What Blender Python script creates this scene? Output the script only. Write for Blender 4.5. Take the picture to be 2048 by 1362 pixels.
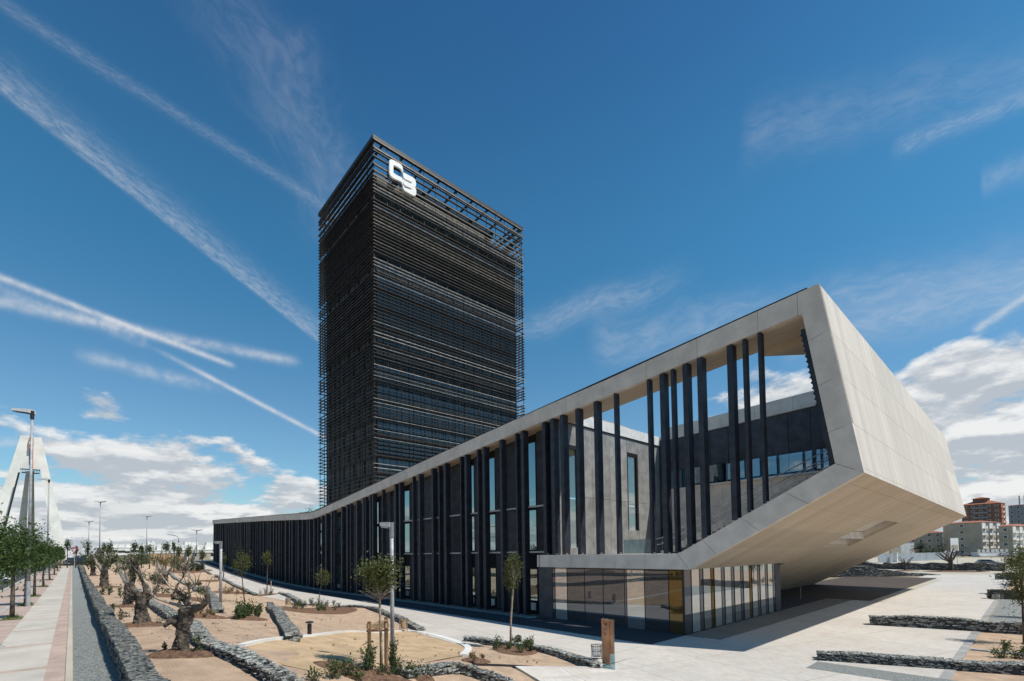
import bpy, bmesh, math, random
import numpy as np
from mathutils import Matrix, Vector
for o in list(bpy.data.objects): bpy.data.objects.remove(o)
SC = bpy.context.scene; COL = SC.collection
rad = math.radians
# Site frame, metres: x runs right along the podium front, y runs into the site, z up; origin at the foot of the glass corner.
# ------------------------------------------------------------------ camera (17 mm shift lens)
CAM = np.array([12.49, -23.46, 4.5]); FPX = 950.0; CXP, CYP = 1024.0, 1071.0

def _basis():
    p = math.atan(33.8 / FPX); roll = 0.0143
    ux, uy = -0.6736905, 0.7390136              # left along the front, in the camera's own ground frame
    f = np.array([0, math.cos(p), math.sin(p)]); r = np.array([1., 0, 0]); u = np.cross(r, f)
    c, s = math.cos(roll), math.sin(roll)
    r, u = c*r - s*u, s*r + c*u
    M = np.array([[-ux, -uy, 0], [uy, -ux, 0], [0, 0, 1.]])
    return M @ r, M @ u, M @ f
RR, UU, FF = _basis()
cam = bpy.data.cameras.new('camera'); camo = bpy.data.objects.new('camera', cam); COL.objects.link(camo)
cam.sensor_width = 36; cam.lens = FPX/2048*36; cam.shift_y = (CYP-681)/2048; cam.clip_end = 6000; cam.clip_start = .1
m = Matrix.Identity(4)
for i in range(3): m[i][0], m[i][1], m[i][2], m[i][3] = RR[i], UU[i], -FF[i], CAM[i]
camo.matrix_world = m; SC.camera = camo
SC.render.resolution_x, SC.render.resolution_y = 1024, 681
SC.view_settings.view_transform = 'Standard'; SC.view_settings.look = 'None'
SC.view_settings.exposure = 0.0; SC.view_settings.gamma = 1.0
SC.cycles.max_bounces = 8

def ray(x, y): return (x-CXP)/FPX*RR - (y-CYP)/FPX*UU + FF
def uray(x, y): d = ray(x, y); return d/np.linalg.norm(d)
def depth_of(p): return float((np.asarray(p, float)-CAM) @ FF)
def on_x(x, y, X): d = ray(x, y); return CAM + d*(X-CAM[0])/d[0]
def on_y(x, y, Y=0.): d = ray(x, y); return CAM + d*(Y-CAM[1])/d[1]
def on_z(x, y, Z=0.): d = ray(x, y); return CAM + d*(Z-CAM[2])/d[2]

# ------------------------------------------------------------------ sun and sky
SUN_EL, SUN_AZ = rad(58.5), math.atan2(.26, .54)         # azimuth from +x towards +y
tosun = Vector((math.cos(SUN_AZ)*math.cos(SUN_EL), math.sin(SUN_AZ)*math.cos(SUN_EL), math.sin(SUN_EL)))
sl = bpy.data.lights.new('sun', 'SUN'); sl.energy = 4.6; sl.angle = rad(.5); sl.color = (1, .95, .87)
so = bpy.data.objects.new('sun', sl); COL.objects.link(so); so.location = tosun*200
so.rotation_euler = (-tosun).to_track_quat('-Z', 'Y').to_euler()

class S:                                               # tiny expression helper for shader nodes
    nt = None
    def __init__(s, k): s.k = k
    @staticmethod
    def m(op, *a, clamp=False):
        n = S.nt.nodes.new('ShaderNodeMath'); n.operation = op; n.use_clamp = clamp
        for i, v in enumerate(a):
            if isinstance(v, S): S.nt.links.new(v.k, n.inputs[i])
            else: n.inputs[i].default_value = v
        return S(n.outputs[0])
    def __add__(s, o): return S.m('ADD', s, o)
    __radd__ = __add__
    def __sub__(s, o): return S.m('SUBTRACT', s, o)
    def __rsub__(s, o): return S.m('SUBTRACT', o, s)
    def __mul__(s, o): return S.m('MULTIPLY', s, o)
    __rmul__ = __mul__
    def __truediv__(s, o): return S.m('DIVIDE', s, o)
    def __pow__(s, o): return S.m('POWER', s, o)
def smooth(a, b, v):
    n = S.nt.nodes.new('ShaderNodeMapRange'); n.interpolation_type = 'SMOOTHSTEP'
    for i, q in enumerate((v, a, b, 0., 1.)):
        if isinstance(q, S): S.nt.links.new(q.k, n.inputs[i])
        else: n.inputs[i].default_value = q
    return S(n.outputs[0])
def node(t, **kw):
    n = S.nt.nodes.new(t)
    for k, v in kw.items():
        if hasattr(n, k) and not k in n.inputs: setattr(n, k, v); continue
        if isinstance(v, S): S.nt.links.new(v.k, n.inputs[k])
        else: n.inputs[k].default_value = v
    return n
def dot(v, c):
    n = S.nt.nodes.new('ShaderNodeVectorMath'); n.operation = 'DOT_PRODUCT'
    S.nt.links.new(v.k, n.inputs[0]); n.inputs[1].default_value = tuple(map(float, c)); return S(n.outputs['Value'])
def vscale(v, c):
    n = S.nt.nodes.new('ShaderNodeVectorMath'); n.operation = 'MULTIPLY'
    S.nt.links.new(v.k, n.inputs[0]); n.inputs[1].default_value = c; return S(n.outputs[0])
def noise(v, scale, detail=4., rough=.55, dist=0.):
    n = node('ShaderNodeTexNoise', Scale=scale, Detail=detail, Roughness=rough, Distortion=dist); S.nt.links.new(v.k, n.inputs['Vector']); return S(n.outputs['Fac'])
def mixc(f, a, b, mode='MIX'):
    n = S.nt.nodes.new('ShaderNodeMix'); n.data_type = 'RGBA'; n.blend_type = mode
    for i, q in ((0, f), (6, a), (7, b)):
        if isinstance(q, S): S.nt.links.new(q.k, n.inputs[i])
        elif i: n.inputs[i].default_value = (*q[:3], 1)
        else: n.inputs[i].default_value = q
    return S(n.outputs[2])
def comb(x, y, z):
    n = S.nt.nodes.new('ShaderNodeCombineXYZ')
    for i, q in enumerate((x, y, z)):
        if isinstance(q, S): S.nt.links.new(q.k, n.inputs[i])
        else: n.inputs[i].default_value = q
    return S(n.outputs[0])

def build_world():
    w = bpy.data.worlds.new('World'); SC.world = w; w.use_nodes = True
    w.cycles.sampling_method = 'MANUAL'; w.cycles.sample_map_resolution = 512
    nt = w.node_tree; S.nt = nt; nt.nodes.clear()
    sky = nt.nodes.new('ShaderNodeTexSky'); sky.sky_type = 'NISHITA'; sky.sun_disc = False
    sky.sun_elevation = SUN_EL; sky.sun_rotation = math.pi/2 - SUN_AZ
    sky.altitude = 200; sky.air_density = 1.15; sky.dust_density = .5; sky.ozone_density = 2.0
    tc = nt.nodes.new('ShaderNodeTexCoord'); d = S(tc.outputs['Generated'])
    sp = nt.nodes.new('ShaderNodeSeparateXYZ'); nt.links.new(d.k, sp.inputs[0])
    z = S(sp.outputs[2]); x = S(sp.outputs[0]); y = S(sp.outputs[1])
    base = mixc(1., S(sky.outputs[0]), mixc(smooth(.5, .85, z), mixc(smooth(.18, .52, z), (.74, 1.06, 1.16), (.38, 1.0, 1.17)), (.26, .68, .95)), 'MULTIPLY')
    # fibrous textures
    wob = noise(d, 9., 3.) - .5
    fine = noise(d, 80., 3., .55)*.5 + noise(d, 26., 3., .6)*.5
    tot = None
    def streak(p1, p2, wpx, inten, asym=0., fade=(.0, .0), tex=.6, wb=.5, bend=0., fib=0.):
        nonlocal tot
        a, b = uray(*p1), uray(*p2); n = np.cross(a, b); n /= np.linalg.norm(n); e = b-a; L = np.linalg.norm(e); e /= L
        wd = wpx/FPX/np.linalg.norm(ray((p1[0]+p2[0])/2, (p1[1]+p2[1])/2))
        c = dot(d, n); t = (dot(d, e) - float(a@e))/L
        if bend: c = c + (t*(1.-t))*bend*wd
        c = c + wob*(wd*wb*2)
        if asym:                                      # one side crisp, the other feathered
            pos = S.m('MAXIMUM', c*asym, 0.); neg = S.m('MAXIMUM', c*(-asym), 0.)
            q = pos*(1/(wd*2.3)) + neg*(1/(wd*.38))
        else: q = S.m('ABSOLUTE', c)*(1/wd)
        prof = S.m('EXPONENT', q*q*-1.)
        m_ = smooth(-.02, .06+fade[0], t)*(1. - smooth(.94-fade[1], 1.02, t))*smooth(0., .1, dot(d, (a+b)/2))
        fz = fine
        if fib:                                       # fibres drawn out along and slightly across the trail
            fz = noise(comb(t*(L/wd)*.8 + c*(.8/wd), c*(2.2/wd) - t*(L/wd)*.15, fib), 1., 5., .66, .5)
        val = prof*m_*inten*((1-tex) + tex*2*(smooth(.26, .76, fz) if fib else smooth(.34, .68, fz)))
        tot = val if tot is None else tot + val
    # the trails of the left half
    streak((-60, 130), (650, 690), 15, .27, asym=-1, tex=.7, wb=.22, fib=1.7)
    streak((-40, -20), (700, 445), 11, .12, tex=.7, wb=.6, fib=5.1)
    streak((380, -160), (690, 470), 54, .085, tex=.75, wb=1., fib=9.3)
    streak((560, 60), (720, 430), 46, .07, tex=.75, wb=1.0)
    streak((-60, 532), (470, 733), 6, .75, tex=.3, wb=.3)
    streak((-60, 590), (600, 724), 10, .45, tex=.4, wb=.35, bend=-1.5)
    streak((-60, 556), (300, 690), 12, .22, tex=.5)
    streak((280, 682), (660, 880), 4.5, .75, tex=.3, wb=.3, fade=(.3, 0))
    streak((140, 706), (470, 785), 12, .34, tex=.5, fade=(.1, .4))
    streak((-60, 880), (330, 900), 9, .3, tex=.6)
    # cirrus of the right half
    streak((1000, 668), (1420, 540), 24, .22, tex=.55, wb=.9, fib=12.9, fade=(.2, .4))
    streak((1180, 690), (2120, 520), 40, .18, tex=.55, wb=.9, fib=15.2)
    streak((1560, 690), (2120, 560), 34, .21, tex=.55, wb=.9, fib=21.4)
    streak((1780, 300), (2160, 160), 16, .18, tex=.65, wb=.8, fib=27.7, fade=(.05, 0))
    streak((1480, 270), (2100, 130), 46, .10, tex=.65, wb=.9, fib=33.3)
    streak((1940, 668), (2080, 575), 8, .5, tex=.6, wb=.8, fade=(.1, 0))
    streak((1960, 370), (2140, 300), 22, .13, tex=.6, wb=.8)
    tot = S.m('MINIMUM', tot, 1.)
    c1 = mixc(tot*.8, base, (7.2, 7.4, 7.7))
    # cumulus banks low over the horizon
    den = z + .20
    pv = comb(x/den, y/den, 0.)
    big = noise(pv, 1.75, 8., .58)
    up = comb(x/(den+.016), y/(den+.016), 0.)
    big2 = noise(up, 1.75, 6., .58)
    nodeside = dot(d, (-.98, -.2, 0.))                 # the left quarter carries a low flat deck
    deck = smooth(.35, .95, nodeside)
    def bank(px, py, r, k): return S.m('EXPONENT', (1. - dot(d, uray(px, py)))*(-2./(r*r)))*k
    banks = bank(1990, 810, .18, .23) + bank(1560, 790, .11, .19) + bank(1090, 770, .02, .10) + bank(330, 940, .20, .10) + bank(40, 790, .05, .06) + bank(210, 815, .04, .07) + bank(60, 960, .2, .08)
    thr = .36 + z*1.0 + deck*(z*.45 - .02) - banks
    cov = smooth(-.005, .085, big - thr)
    lit = smooth(-.03, .10, big - big2 + .015)
    ccol = mixc(lit, (5.0, 5.4, 5.9), (8.9, 8.9, 8.8))
    dk = smooth(.42, .62, noise(vscale(d, (1, 1, 6.)), 5., 4.))
    ccol = mixc(dk*deck*.35, ccol, (5.0, 5.4, 5.8))
    hz = 1. - smooth(0., .16, z)
    c2 = mixc(hz*.5, c1, (5.6, 6.3, 7.0))
    c3 = mixc(cov*.94, c2, ccol)
    bg = nt.nodes.new('ShaderNodeBackground'); bg.inputs[1].default_value = .10
    nt.links.new(c3.k, bg.inputs[0])
    out = nt.nodes.new('ShaderNodeOutputWorld'); nt.links.new(bg.outputs[0], out.inputs[0])
build_world()
# ------------------------------------------------------------------ materials
MATS = {}
def mat(name, col, rough=.75, var=.12, scale=3., bump=0., bscale=30., metal=0., spec=.4, col2=None, rnd=0., stretch=(1, 1, 1), fine=0., stain=0.):
    if name in MATS: return MATS[name]
    m = bpy.data.materials.new(name); m.use_nodes = True; nt = m.node_tree; S.nt = nt
    b = nt.nodes['Principled BSDF']; b.inputs['Roughness'].default_value = rough; b.inputs['Metallic'].default_value = metal
    b.inputs['Specular IOR Level'].default_value = spec
    g = nt.nodes.new('ShaderNodeNewGeometry'); p = vscale(S(g.outputs['Position']), stretch)
    n1 = noise(p, scale, 5., .6)
    c2 = col2 if col2 else tuple(max(0, c*(1-2.2*var)) for c in col)
    c1 = col if col2 else tuple(min(1, c*(1+1.4*var)) for c in col)
    c = mixc(smooth(.3, .7, n1), c2, c1)
    if fine:
        n2 = noise(p, bscale*1.3, 3., .6); c = mixc(fine, c, mixc(n2, (0, 0, 0), (1, 1, 1)), 'OVERLAY')
    if stain:
        n3 = noise(p, scale*.23, 4., .6); c = mixc(smooth(.52, .75, n3)*stain, c, tuple(q*.55 for q in col))
    if rnd:
        oi = nt.nodes.new('ShaderNodeObjectInfo'); r = S(oi.outputs['Random'])
        hv = node('ShaderNodeHueSaturation'); nt.links.new(c.k, hv.inputs['Color'])
        nt.links.new((r*rnd*2 + (1-rnd)).k, hv.inputs['Value']); c = S(hv.outputs[0])
    nt.links.new(c.k, b.inputs['Base Color'])
    if bump:
        bn = node('ShaderNodeBump', Strength=min(1., bump), Distance=.02 if bump <= 1 else .05); nt.links.new(noise(p, bscale, 4., .6).k, bn.inputs['Height'])
        nt.links.new(bn.outputs[0], b.inputs['Normal'])
    MATS[name] = m; return m

def boards(name, col, axis, width=.11):
    """board-marked concrete: every board its own tone, grain along the board"""
    m = bpy.data.materials.new(name); m.use_nodes = True; nt = m.node_tree; S.nt = nt
    b = nt.nodes['Principled BSDF']; b.inputs['Roughness'].default_value = .85; b.inputs['Specular IOR Level'].default_value = .25
    g = nt.nodes.new('ShaderNodeNewGeometry'); sp = nt.nodes.new('ShaderNodeSeparateXYZ'); nt.links.new(g.outputs['Position'], sp.inputs[0])
    q = S(sp.outputs[axis])/width
    cell = S.m('FLOOR', q); fr = q - cell
    wn = nt.nodes.new('ShaderNodeTexWhiteNoise'); wn.noise_dimensions = '1D'; nt.links.new(cell.k, wn.inputs['W'])
    cell4 = S.m('FLOOR', q*.2); wn4 = nt.nodes.new('ShaderNodeTexWhiteNoise'); wn4.noise_dimensions = '1D'; nt.links.new(cell4.k, wn4.inputs['W'])
    tone = S(wn.outputs['Value'])*.55 + S(wn4.outputs['Value'])*.45
    st = [.35]*3; st[axis] = 14.
    grain = noise(vscale(S(g.outputs['Position']), tuple(st)), 1.6, 5., .65)
    blot = noise(S(g.outputs['Position']), .5, 4., .6)
    t = tone*.5 + grain*.65 + blot*.3
    c = mixc(smooth(.3, 1.15, t), tuple(v*.80 for v in col), tuple(min(1, v*1.10) for v in col))
    edge = 1. - smooth(0., .07, S.m('MINIMUM', fr, 1. - fr))
    c = mixc(edge*.25, c, tuple(v*.6 for v in col))
    oi = nt.nodes.new('ShaderNodeObjectInfo'); hv = node('ShaderNodeHueSaturation'); nt.links.new(c.k, hv.inputs['Color']); nt.links.new((S(oi.outputs['Random'])*.13 + .935).k, hv.inputs['Value']); c = S(hv.outputs[0])
    nt.links.new(c.k, b.inputs['Base Color'])
    bn = node('ShaderNodeBump', Strength=.5, Distance=.01); nt.links.new((tone - edge*.6).k, bn.inputs['Height']); nt.links.new(bn.outputs[0], b.inputs['Normal'])
    MATS[name] = m; return m

def glass(name, tint, back, refl=.5, rough=.01, wav=.0):
    """coated facade glass: mirror part over a dark room behind"""
    m = bpy.data.materials.new(name); m.use_nodes = True; nt = m.node_tree; S.nt = nt; nt.nodes.clear()
    gl = nt.nodes.new('ShaderNodeBsdfGlossy'); gl.inputs['Color'].default_value = (*tint, 1); gl.inputs['Roughness'].default_value = rough
    df = nt.nodes.new('ShaderNodeBsdfDiffuse')
    oi = nt.nodes.new('ShaderNodeObjectInfo'); r = S(oi.outputs['Random'])
    nt.links.new(mixc(r, tuple(c*.5 for c in back), tuple(c*1.4 for c in back)).k, df.inputs['Color'])
    if wav:
        g = nt.nodes.new('ShaderNodeNewGeometry'); bn = node('ShaderNodeBump', Strength=wav, Distance=.02)
        nt.links.new(noise(S(g.outputs['Position']), .7, 2.).k, bn.inputs['Height']); nt.links.new(bn.outputs[0], gl.inputs['Normal'])
    fr = nt.nodes.new('ShaderNodeLayerWeight'); fr.inputs[0].default_value = .25
    mx = nt.nodes.new('ShaderNodeMixShader'); nt.links.new((S(fr.outputs['Fresnel'])*(1-refl) + refl).k, mx.inputs[0])
    nt.links.new(df.outputs[0], mx.inputs[1]); nt.links.new(gl.outputs[0], mx.inputs[2])
    o = nt.nodes.new('ShaderNodeOutputMaterial'); nt.links.new(mx.outputs[0], o.inputs[0])
    MATS[name] = m; return m
def clear_glass(name, col=(.75, .9, .9), opac=.25):
    m = bpy.data.materials.new(name); m.use_nodes = True; nt = m.node_tree; nt.nodes.clear()
    t = nt.nodes.new('ShaderNodeBsdfTransparent'); t.inputs[0].default_value = (*col, 1)
    g = nt.nodes.new('ShaderNodeBsdfGlossy'); g.inputs['Roughness'].default_value = .02; g.inputs[0].default_value = (.9, .95, 1, 1)
    mx = nt.nodes.new('ShaderNodeMixShader'); mx.inputs[0].default_value = opac
    nt.links.new(t.outputs[0], mx.inputs[1]); nt.links.new(g.outputs[0], mx.inputs[2])
    o = nt.nodes.new('ShaderNodeOutputMaterial'); nt.links.new(mx.outputs[0], o.inputs[0]); MATS[name] = m; return m
def pale_glass(name):
    m = bpy.data.materials.new(name); m.use_nodes = True; nt = m.node_tree; nt.nodes.clear()
    t = nt.nodes.new('ShaderNodeBsdfTransparent'); t.inputs[0].default_value = (.9, 1, .96, 1)
    g = nt.nodes.new('ShaderNodeBsdfGlossy'); g.inputs['Roughness'].default_value = .02
    tr = nt.nodes.new('ShaderNodeBsdfTranslucent'); tr.inputs[0].default_value = (.82, .95, .89, 1)
    a = nt.nodes.new('ShaderNodeMixShader'); a.inputs[0].default_value = .6; b = nt.nodes.new('ShaderNodeMixShader'); b.inputs[0].default_value = .12
    nt.links.new(t.outputs[0], a.inputs[1]); nt.links.new(tr.outputs[0], a.inputs[2]); nt.links.new(a.outputs[0], b.inputs[1]); nt.links.new(g.outputs[0], b.inputs[2])
    o = nt.nodes.new('ShaderNodeOutputMaterial'); nt.links.new(b.outputs[0], o.inputs[0]); MATS[name] = m; return m
pale_glass('pale_glass')
def leafmat(name, col, var=.35):
    m = bpy.data.materials.new(name); m.use_nodes = True; nt = m.node_tree; S.nt = nt
    b = nt.nodes['Principled BSDF']; b.inputs['Roughness'].default_value = .55; b.inputs['Specular IOR Level'].default_value = .35
    g = nt.nodes.new('ShaderNodeNewGeometry'); n1 = noise(S(g.outputs['Position']), 5., 3.); n2 = noise(S(g.outputs['Position']), 60., 1.)
    c = mixc(smooth(.3, .7, n1*.5 + n2*.5), tuple(v*(1-var) for v in col), tuple(v*(1+var) for v in (col[0]*1.25, col[1]*1.1, col[2])))
    nt.links.new(c.k, b.inputs['Base Color'])
    tr = nt.nodes.new('ShaderNodeBsdfTranslucent'); nt.links.new(c.k, tr.inputs[0]); mx = nt.nodes.new('ShaderNodeMixShader'); mx.inputs[0].default_value = .25
    o = nt.nodes['Material Output']; nt.links.new(b.outputs[0], mx.inputs[1]); nt.links.new(tr.outputs[0], mx.inputs[2]); nt.links.new(mx.outputs[0], o.inputs[0])
    MATS[name] = m; return m

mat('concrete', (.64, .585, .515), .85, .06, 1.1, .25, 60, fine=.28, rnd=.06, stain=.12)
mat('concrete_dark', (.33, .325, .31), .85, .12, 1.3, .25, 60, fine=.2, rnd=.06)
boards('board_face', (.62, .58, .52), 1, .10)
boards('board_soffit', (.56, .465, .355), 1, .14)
mat('fin', (.026, .030, .041), .5, .2, 2., .05, 60, spec=.4, rnd=.2)
mat('wall_panel', (.045, .047, .055), .55, .18, 1.5, .08, 50, rnd=.25)
mat('inner_panel', (.30, .295, .28), .6, .12, 1.2, .05, 50, rnd=.12)
mat('dark_void', (.012, .012, .014), .9, .1)
mat('steel', (.35, .36, .38), .4, .1, metal=.7)
mat('galv', (.38, .385, .39), .55, .12, 6., metal=.15)
mat('black_metal', (.02, .02, .022), .45, .1)
mat('louvre', (.040, .031, .024), .5, .25, 1., rnd=.5)
mat('louvre_sunlit', (.36, .335, .30), .4, .2, 1., rnd=.5)
mat('tower_frame', (.030, .027, .026), .5, .2)
mat('tower_panel', (.075, .065, .06), .55, .2, rnd=.5)
mat('white_paint', (.80, .80, .79), .45, .04)
mat('parapet', (.74, .73, .69), .8, .06)
glass('glass_tower', (.50, .62, .66), (.025, .03, .032), .10, wav=.05)
glass('glass_teal', (.66, .84, .86), (.03, .05, .05), .42, wav=.05)
glass('glass_bright', (.86, .98, .94), (.35, .45, .42), .62)
glass('glass_clear', (.84, .86, .85), (.30, .30, .285), .48, wav=.03)
glass('glass_bronze', (.40, .43, .48), (.10, .10, .10), .28, wav=.03)
glass('glass_amber', (.36, .27, .13), (.09, .06, .025), .30, wav=.03)
glass('glass_blue', (.25, .42, .58), (.008, .02, .035), .30)
clear_glass('rail_glass', (.55, .70, .76), .18); clear_glass('see_glass', (.95, 1., .975), .10)
mat('sand', (.56, .40, .275), .95, .09, 1.6, 1.2, 40, fine=.5, stain=.22)
mat('sand_fine', (.51, .365, .22), .95, .10, 1.2, 1., 55, fine=.5, stain=.3)
mat('mulch', (.26, .15, .09), .95, .4, 11., 1.5, 35, fine=.5, col2=(.10, .055, .032))
mat('gravel', (.30, .315, .295), .9, .3, 30., 1.2, 45, fine=.6)
mat('dark_gravel', (.05, .055, .065), .9, .3, 30., 1., 45, fine=.5)
mat('dirt', (.33, .25, .17), .95, .2, .25, .5, 20, fine=.3, col2=(.20, .19, .10))
mat('asphalt', (.055, .055, .058), .9, .12, .8, .5, 60, fine=.3)
mat('kerb', (.40, .385, .35), .85, .1, 1.5, .2, 50, fine=.2)
mat('slab', (.50, .455, .39), .85, .06, 1.2, .15, 60, rnd=.05, fine=.15, stain=.2)
mat('red_paving', (.43, .325, .265), .9, .08, 2., .3, 50, rnd=.03, fine=.2, stain=.25)
mat('stone', (.27, .28, .26), .8, .45, 14., .6, 40, rnd=.6, fine=.4)
mat('stone_core', (.06, .06, .062), .9, .3, 12., .8, 30)
mat('stone_tan', (.33, .315, .27), .8, .3, 12., .6, 40, rnd=.35, fine=.3)
mat('bark', (.13, .10, .075), .95, .35, 10., 1.5, 22, fine=.3, stretch=(1, 1, .35))
mat('bark_olive', (.035, .026, .020), .95, .5, 13., 4., 20, fine=.6, col2=(.17, .138, .108), stretch=(1, 1, .30))
mat('branch_pale', (.36, .30, .23), .9, .3, 14., .8, 30)
mat('twig', (.20, .16, .12), .9, .3, 14.)
mat('wood_post', (.27, .15, .08), .85, .25, 6., .4, 30, stretch=(1, 1, .2))
mat('pine_wood', (.45, .31, .18), .8, .2, 6., .3, 30)
mat('copper', (.50, .27, .15), .45, .15, 1.5, metal=.2, spec=.5)
mat('tyre', (.018, .018, .02), .8, .1)
mat('white_wall', (.72, .71, .67), .85, .06, .3)
mat('pylon_white', (.78, .77, .72), .7, .06, .15)
mat('orange', (.58, .15, .05), .6, .15)
mat('roof_tile', (.38, .15, .09), .85, .2, 2.)
mat('brick', (.22, .125, .09), .9, .15, 1.)
mat('grey_render', (.42, .375, .30), .9, .08, .2, stain=.25)
mat('beige_render', (.46, .41, .32), .9, .06, .3)
mat('window_dark', (.03, .035, .04), .15, .2, spec=.6, rnd=.3)
mat('blue_grey', (.25, .27, .30), .9, .08, .3)
mat('fence_metal', (.33, .37, .41), .5, .1, 1., metal=.3)
mat('sign_red', (.55, .03, .03), .5, .05)
mat('grass', (.10, .13, .04), .95, .3, 2., .8, 30, fine=.3, col2=(.18, .17, .06))
leafmat('leaf_street', (.045, .085, .020)); leafmat('leaf_olive', (.085, .105, .050)); leafmat('leaf_garden', (.080, .100, .030))
leafmat('leaf_shrub', (.060, .095, .030)); leafmat('leaf_dark', (.025, .045, .018)); leafmat('leaf_dry', (.20, .15, .06)); leafmat('leaf_far', (.05, .08, .025))
def paint(name, c): 
    m = mat(name, c, .3, .02, spec=.6); m.node_tree.nodes['Principled BSDF'].inputs['Coat Weight'].default_value = .6; return m
paint('car_white', (.75, .75, .74)); paint('car_dark', (.022, .025, .03)); paint('car_blue', (.02, .03, .05)); paint('car_grey', (.10, .115, .13)); paint('car_silver', (.35, .36, .38))
MATS['lamp_glass'] = mat('lamp_glass', (.55, .55, .52), .2, .02); mat('car_glass', (.015, .018, .02), .08, .02, spec=.8); mat('tail_red', (.35, .01, .01), .3, .05)

def pav_mat(name, col, sx, sy, joint=.012, jcol=.6, rot=0.):
    """cast paving with fine joints; tone changes from bay to bay"""
    m = bpy.data.materials.new(name); m.use_nodes = True; nt = m.node_tree; S.nt = nt
    b = nt.nodes['Principled BSDF']; b.inputs['Roughness'].default_value = .85; b.inputs['Specular IOR Level'].default_value = .3
    g = nt.nodes.new('ShaderNodeNewGeometry'); p = S(g.outputs['Position'])
    br = nt.nodes.new('ShaderNodeTexBrick'); br.offset = .5
    mp = nt.nodes.new('ShaderNodeMapping'); mp.inputs['Rotation'].default_value = (0, 0, rot); nt.links.new(p.k, mp.inputs[0]); nt.links.new(mp.outputs[0], br.inputs['Vector'])
    br.inputs['Scale'].default_value = 1.; br.inputs['Mortar Size'].default_value = joint; br.inputs['Brick Width'].default_value = sx; br.inputs['Row Height'].default_value = sy
    br.inputs['Color1'].default_value = (*[c*.95 for c in col], 1); br.inputs['Color2'].default_value = (*[min(1, c*1.05) for c in col], 1); br.inputs['Mortar'].default_value = (*[c*jcol for c in col], 1)
    c = S(br.outputs[0])
    n1 = noise(p, .35, 6., .65); c = mixc(smooth(.42, .8, n1)*.35, c, tuple(q*.62 for q in col))
    n2 = noise(vscale(p, (1, .35, 1)), 1.7, 5., .7); c = mixc(smooth(.46, .80, n2)*.45, c, (col[0]*.8, col[1]*.68, col[2]*.55))
    bb = nt.nodes.new('ShaderNodeTexBrick'); bb.offset = .0; nt.links.new(mp.outputs[0], bb.inputs['Vector'])
    bb.inputs['Scale'].default_value = 1.; bb.inputs['Mortar Size'].default_value = .014; bb.inputs['Brick Width'].default_value = 4.2; bb.inputs['Row Height'].default_value = 3.4
    bb.inputs['Color1'].default_value = (.90, .90, .90, 1); bb.inputs['Color2'].default_value = (1, 1, 1, 1); bb.inputs['Mortar'].default_value = (.45, .43, .40, 1)
    c = mixc(.85, c, S(bb.outputs[0]), 'MULTIPLY')
    n4 = noise(p, 2.6, 5., .7, .4); c = mixc(smooth(.54, .72, n4)*.40, c, tuple(q*.6 for q in col))
    n3 = noise(p, 45., 3.); c = mixc(.22, c, mixc(n3, (0, 0, 0), (1, 1, 1)), 'OVERLAY')
    nt.links.new(c.k, b.inputs['Base Color']); MATS[name] = m
pav_mat('paving', (.57, .53, .475), 1.6, .2, .007, .8)
pav_mat('plaza', (.57, .53, .475), .4, .2, .008, .80, .3)
pav_mat('brown_paving', (.085, .062, .047), 1.2, .6, .012, .6)
pav_mat('dark_paving', (.24, .225, .20), 1.2, .6, .012, .6)

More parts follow.
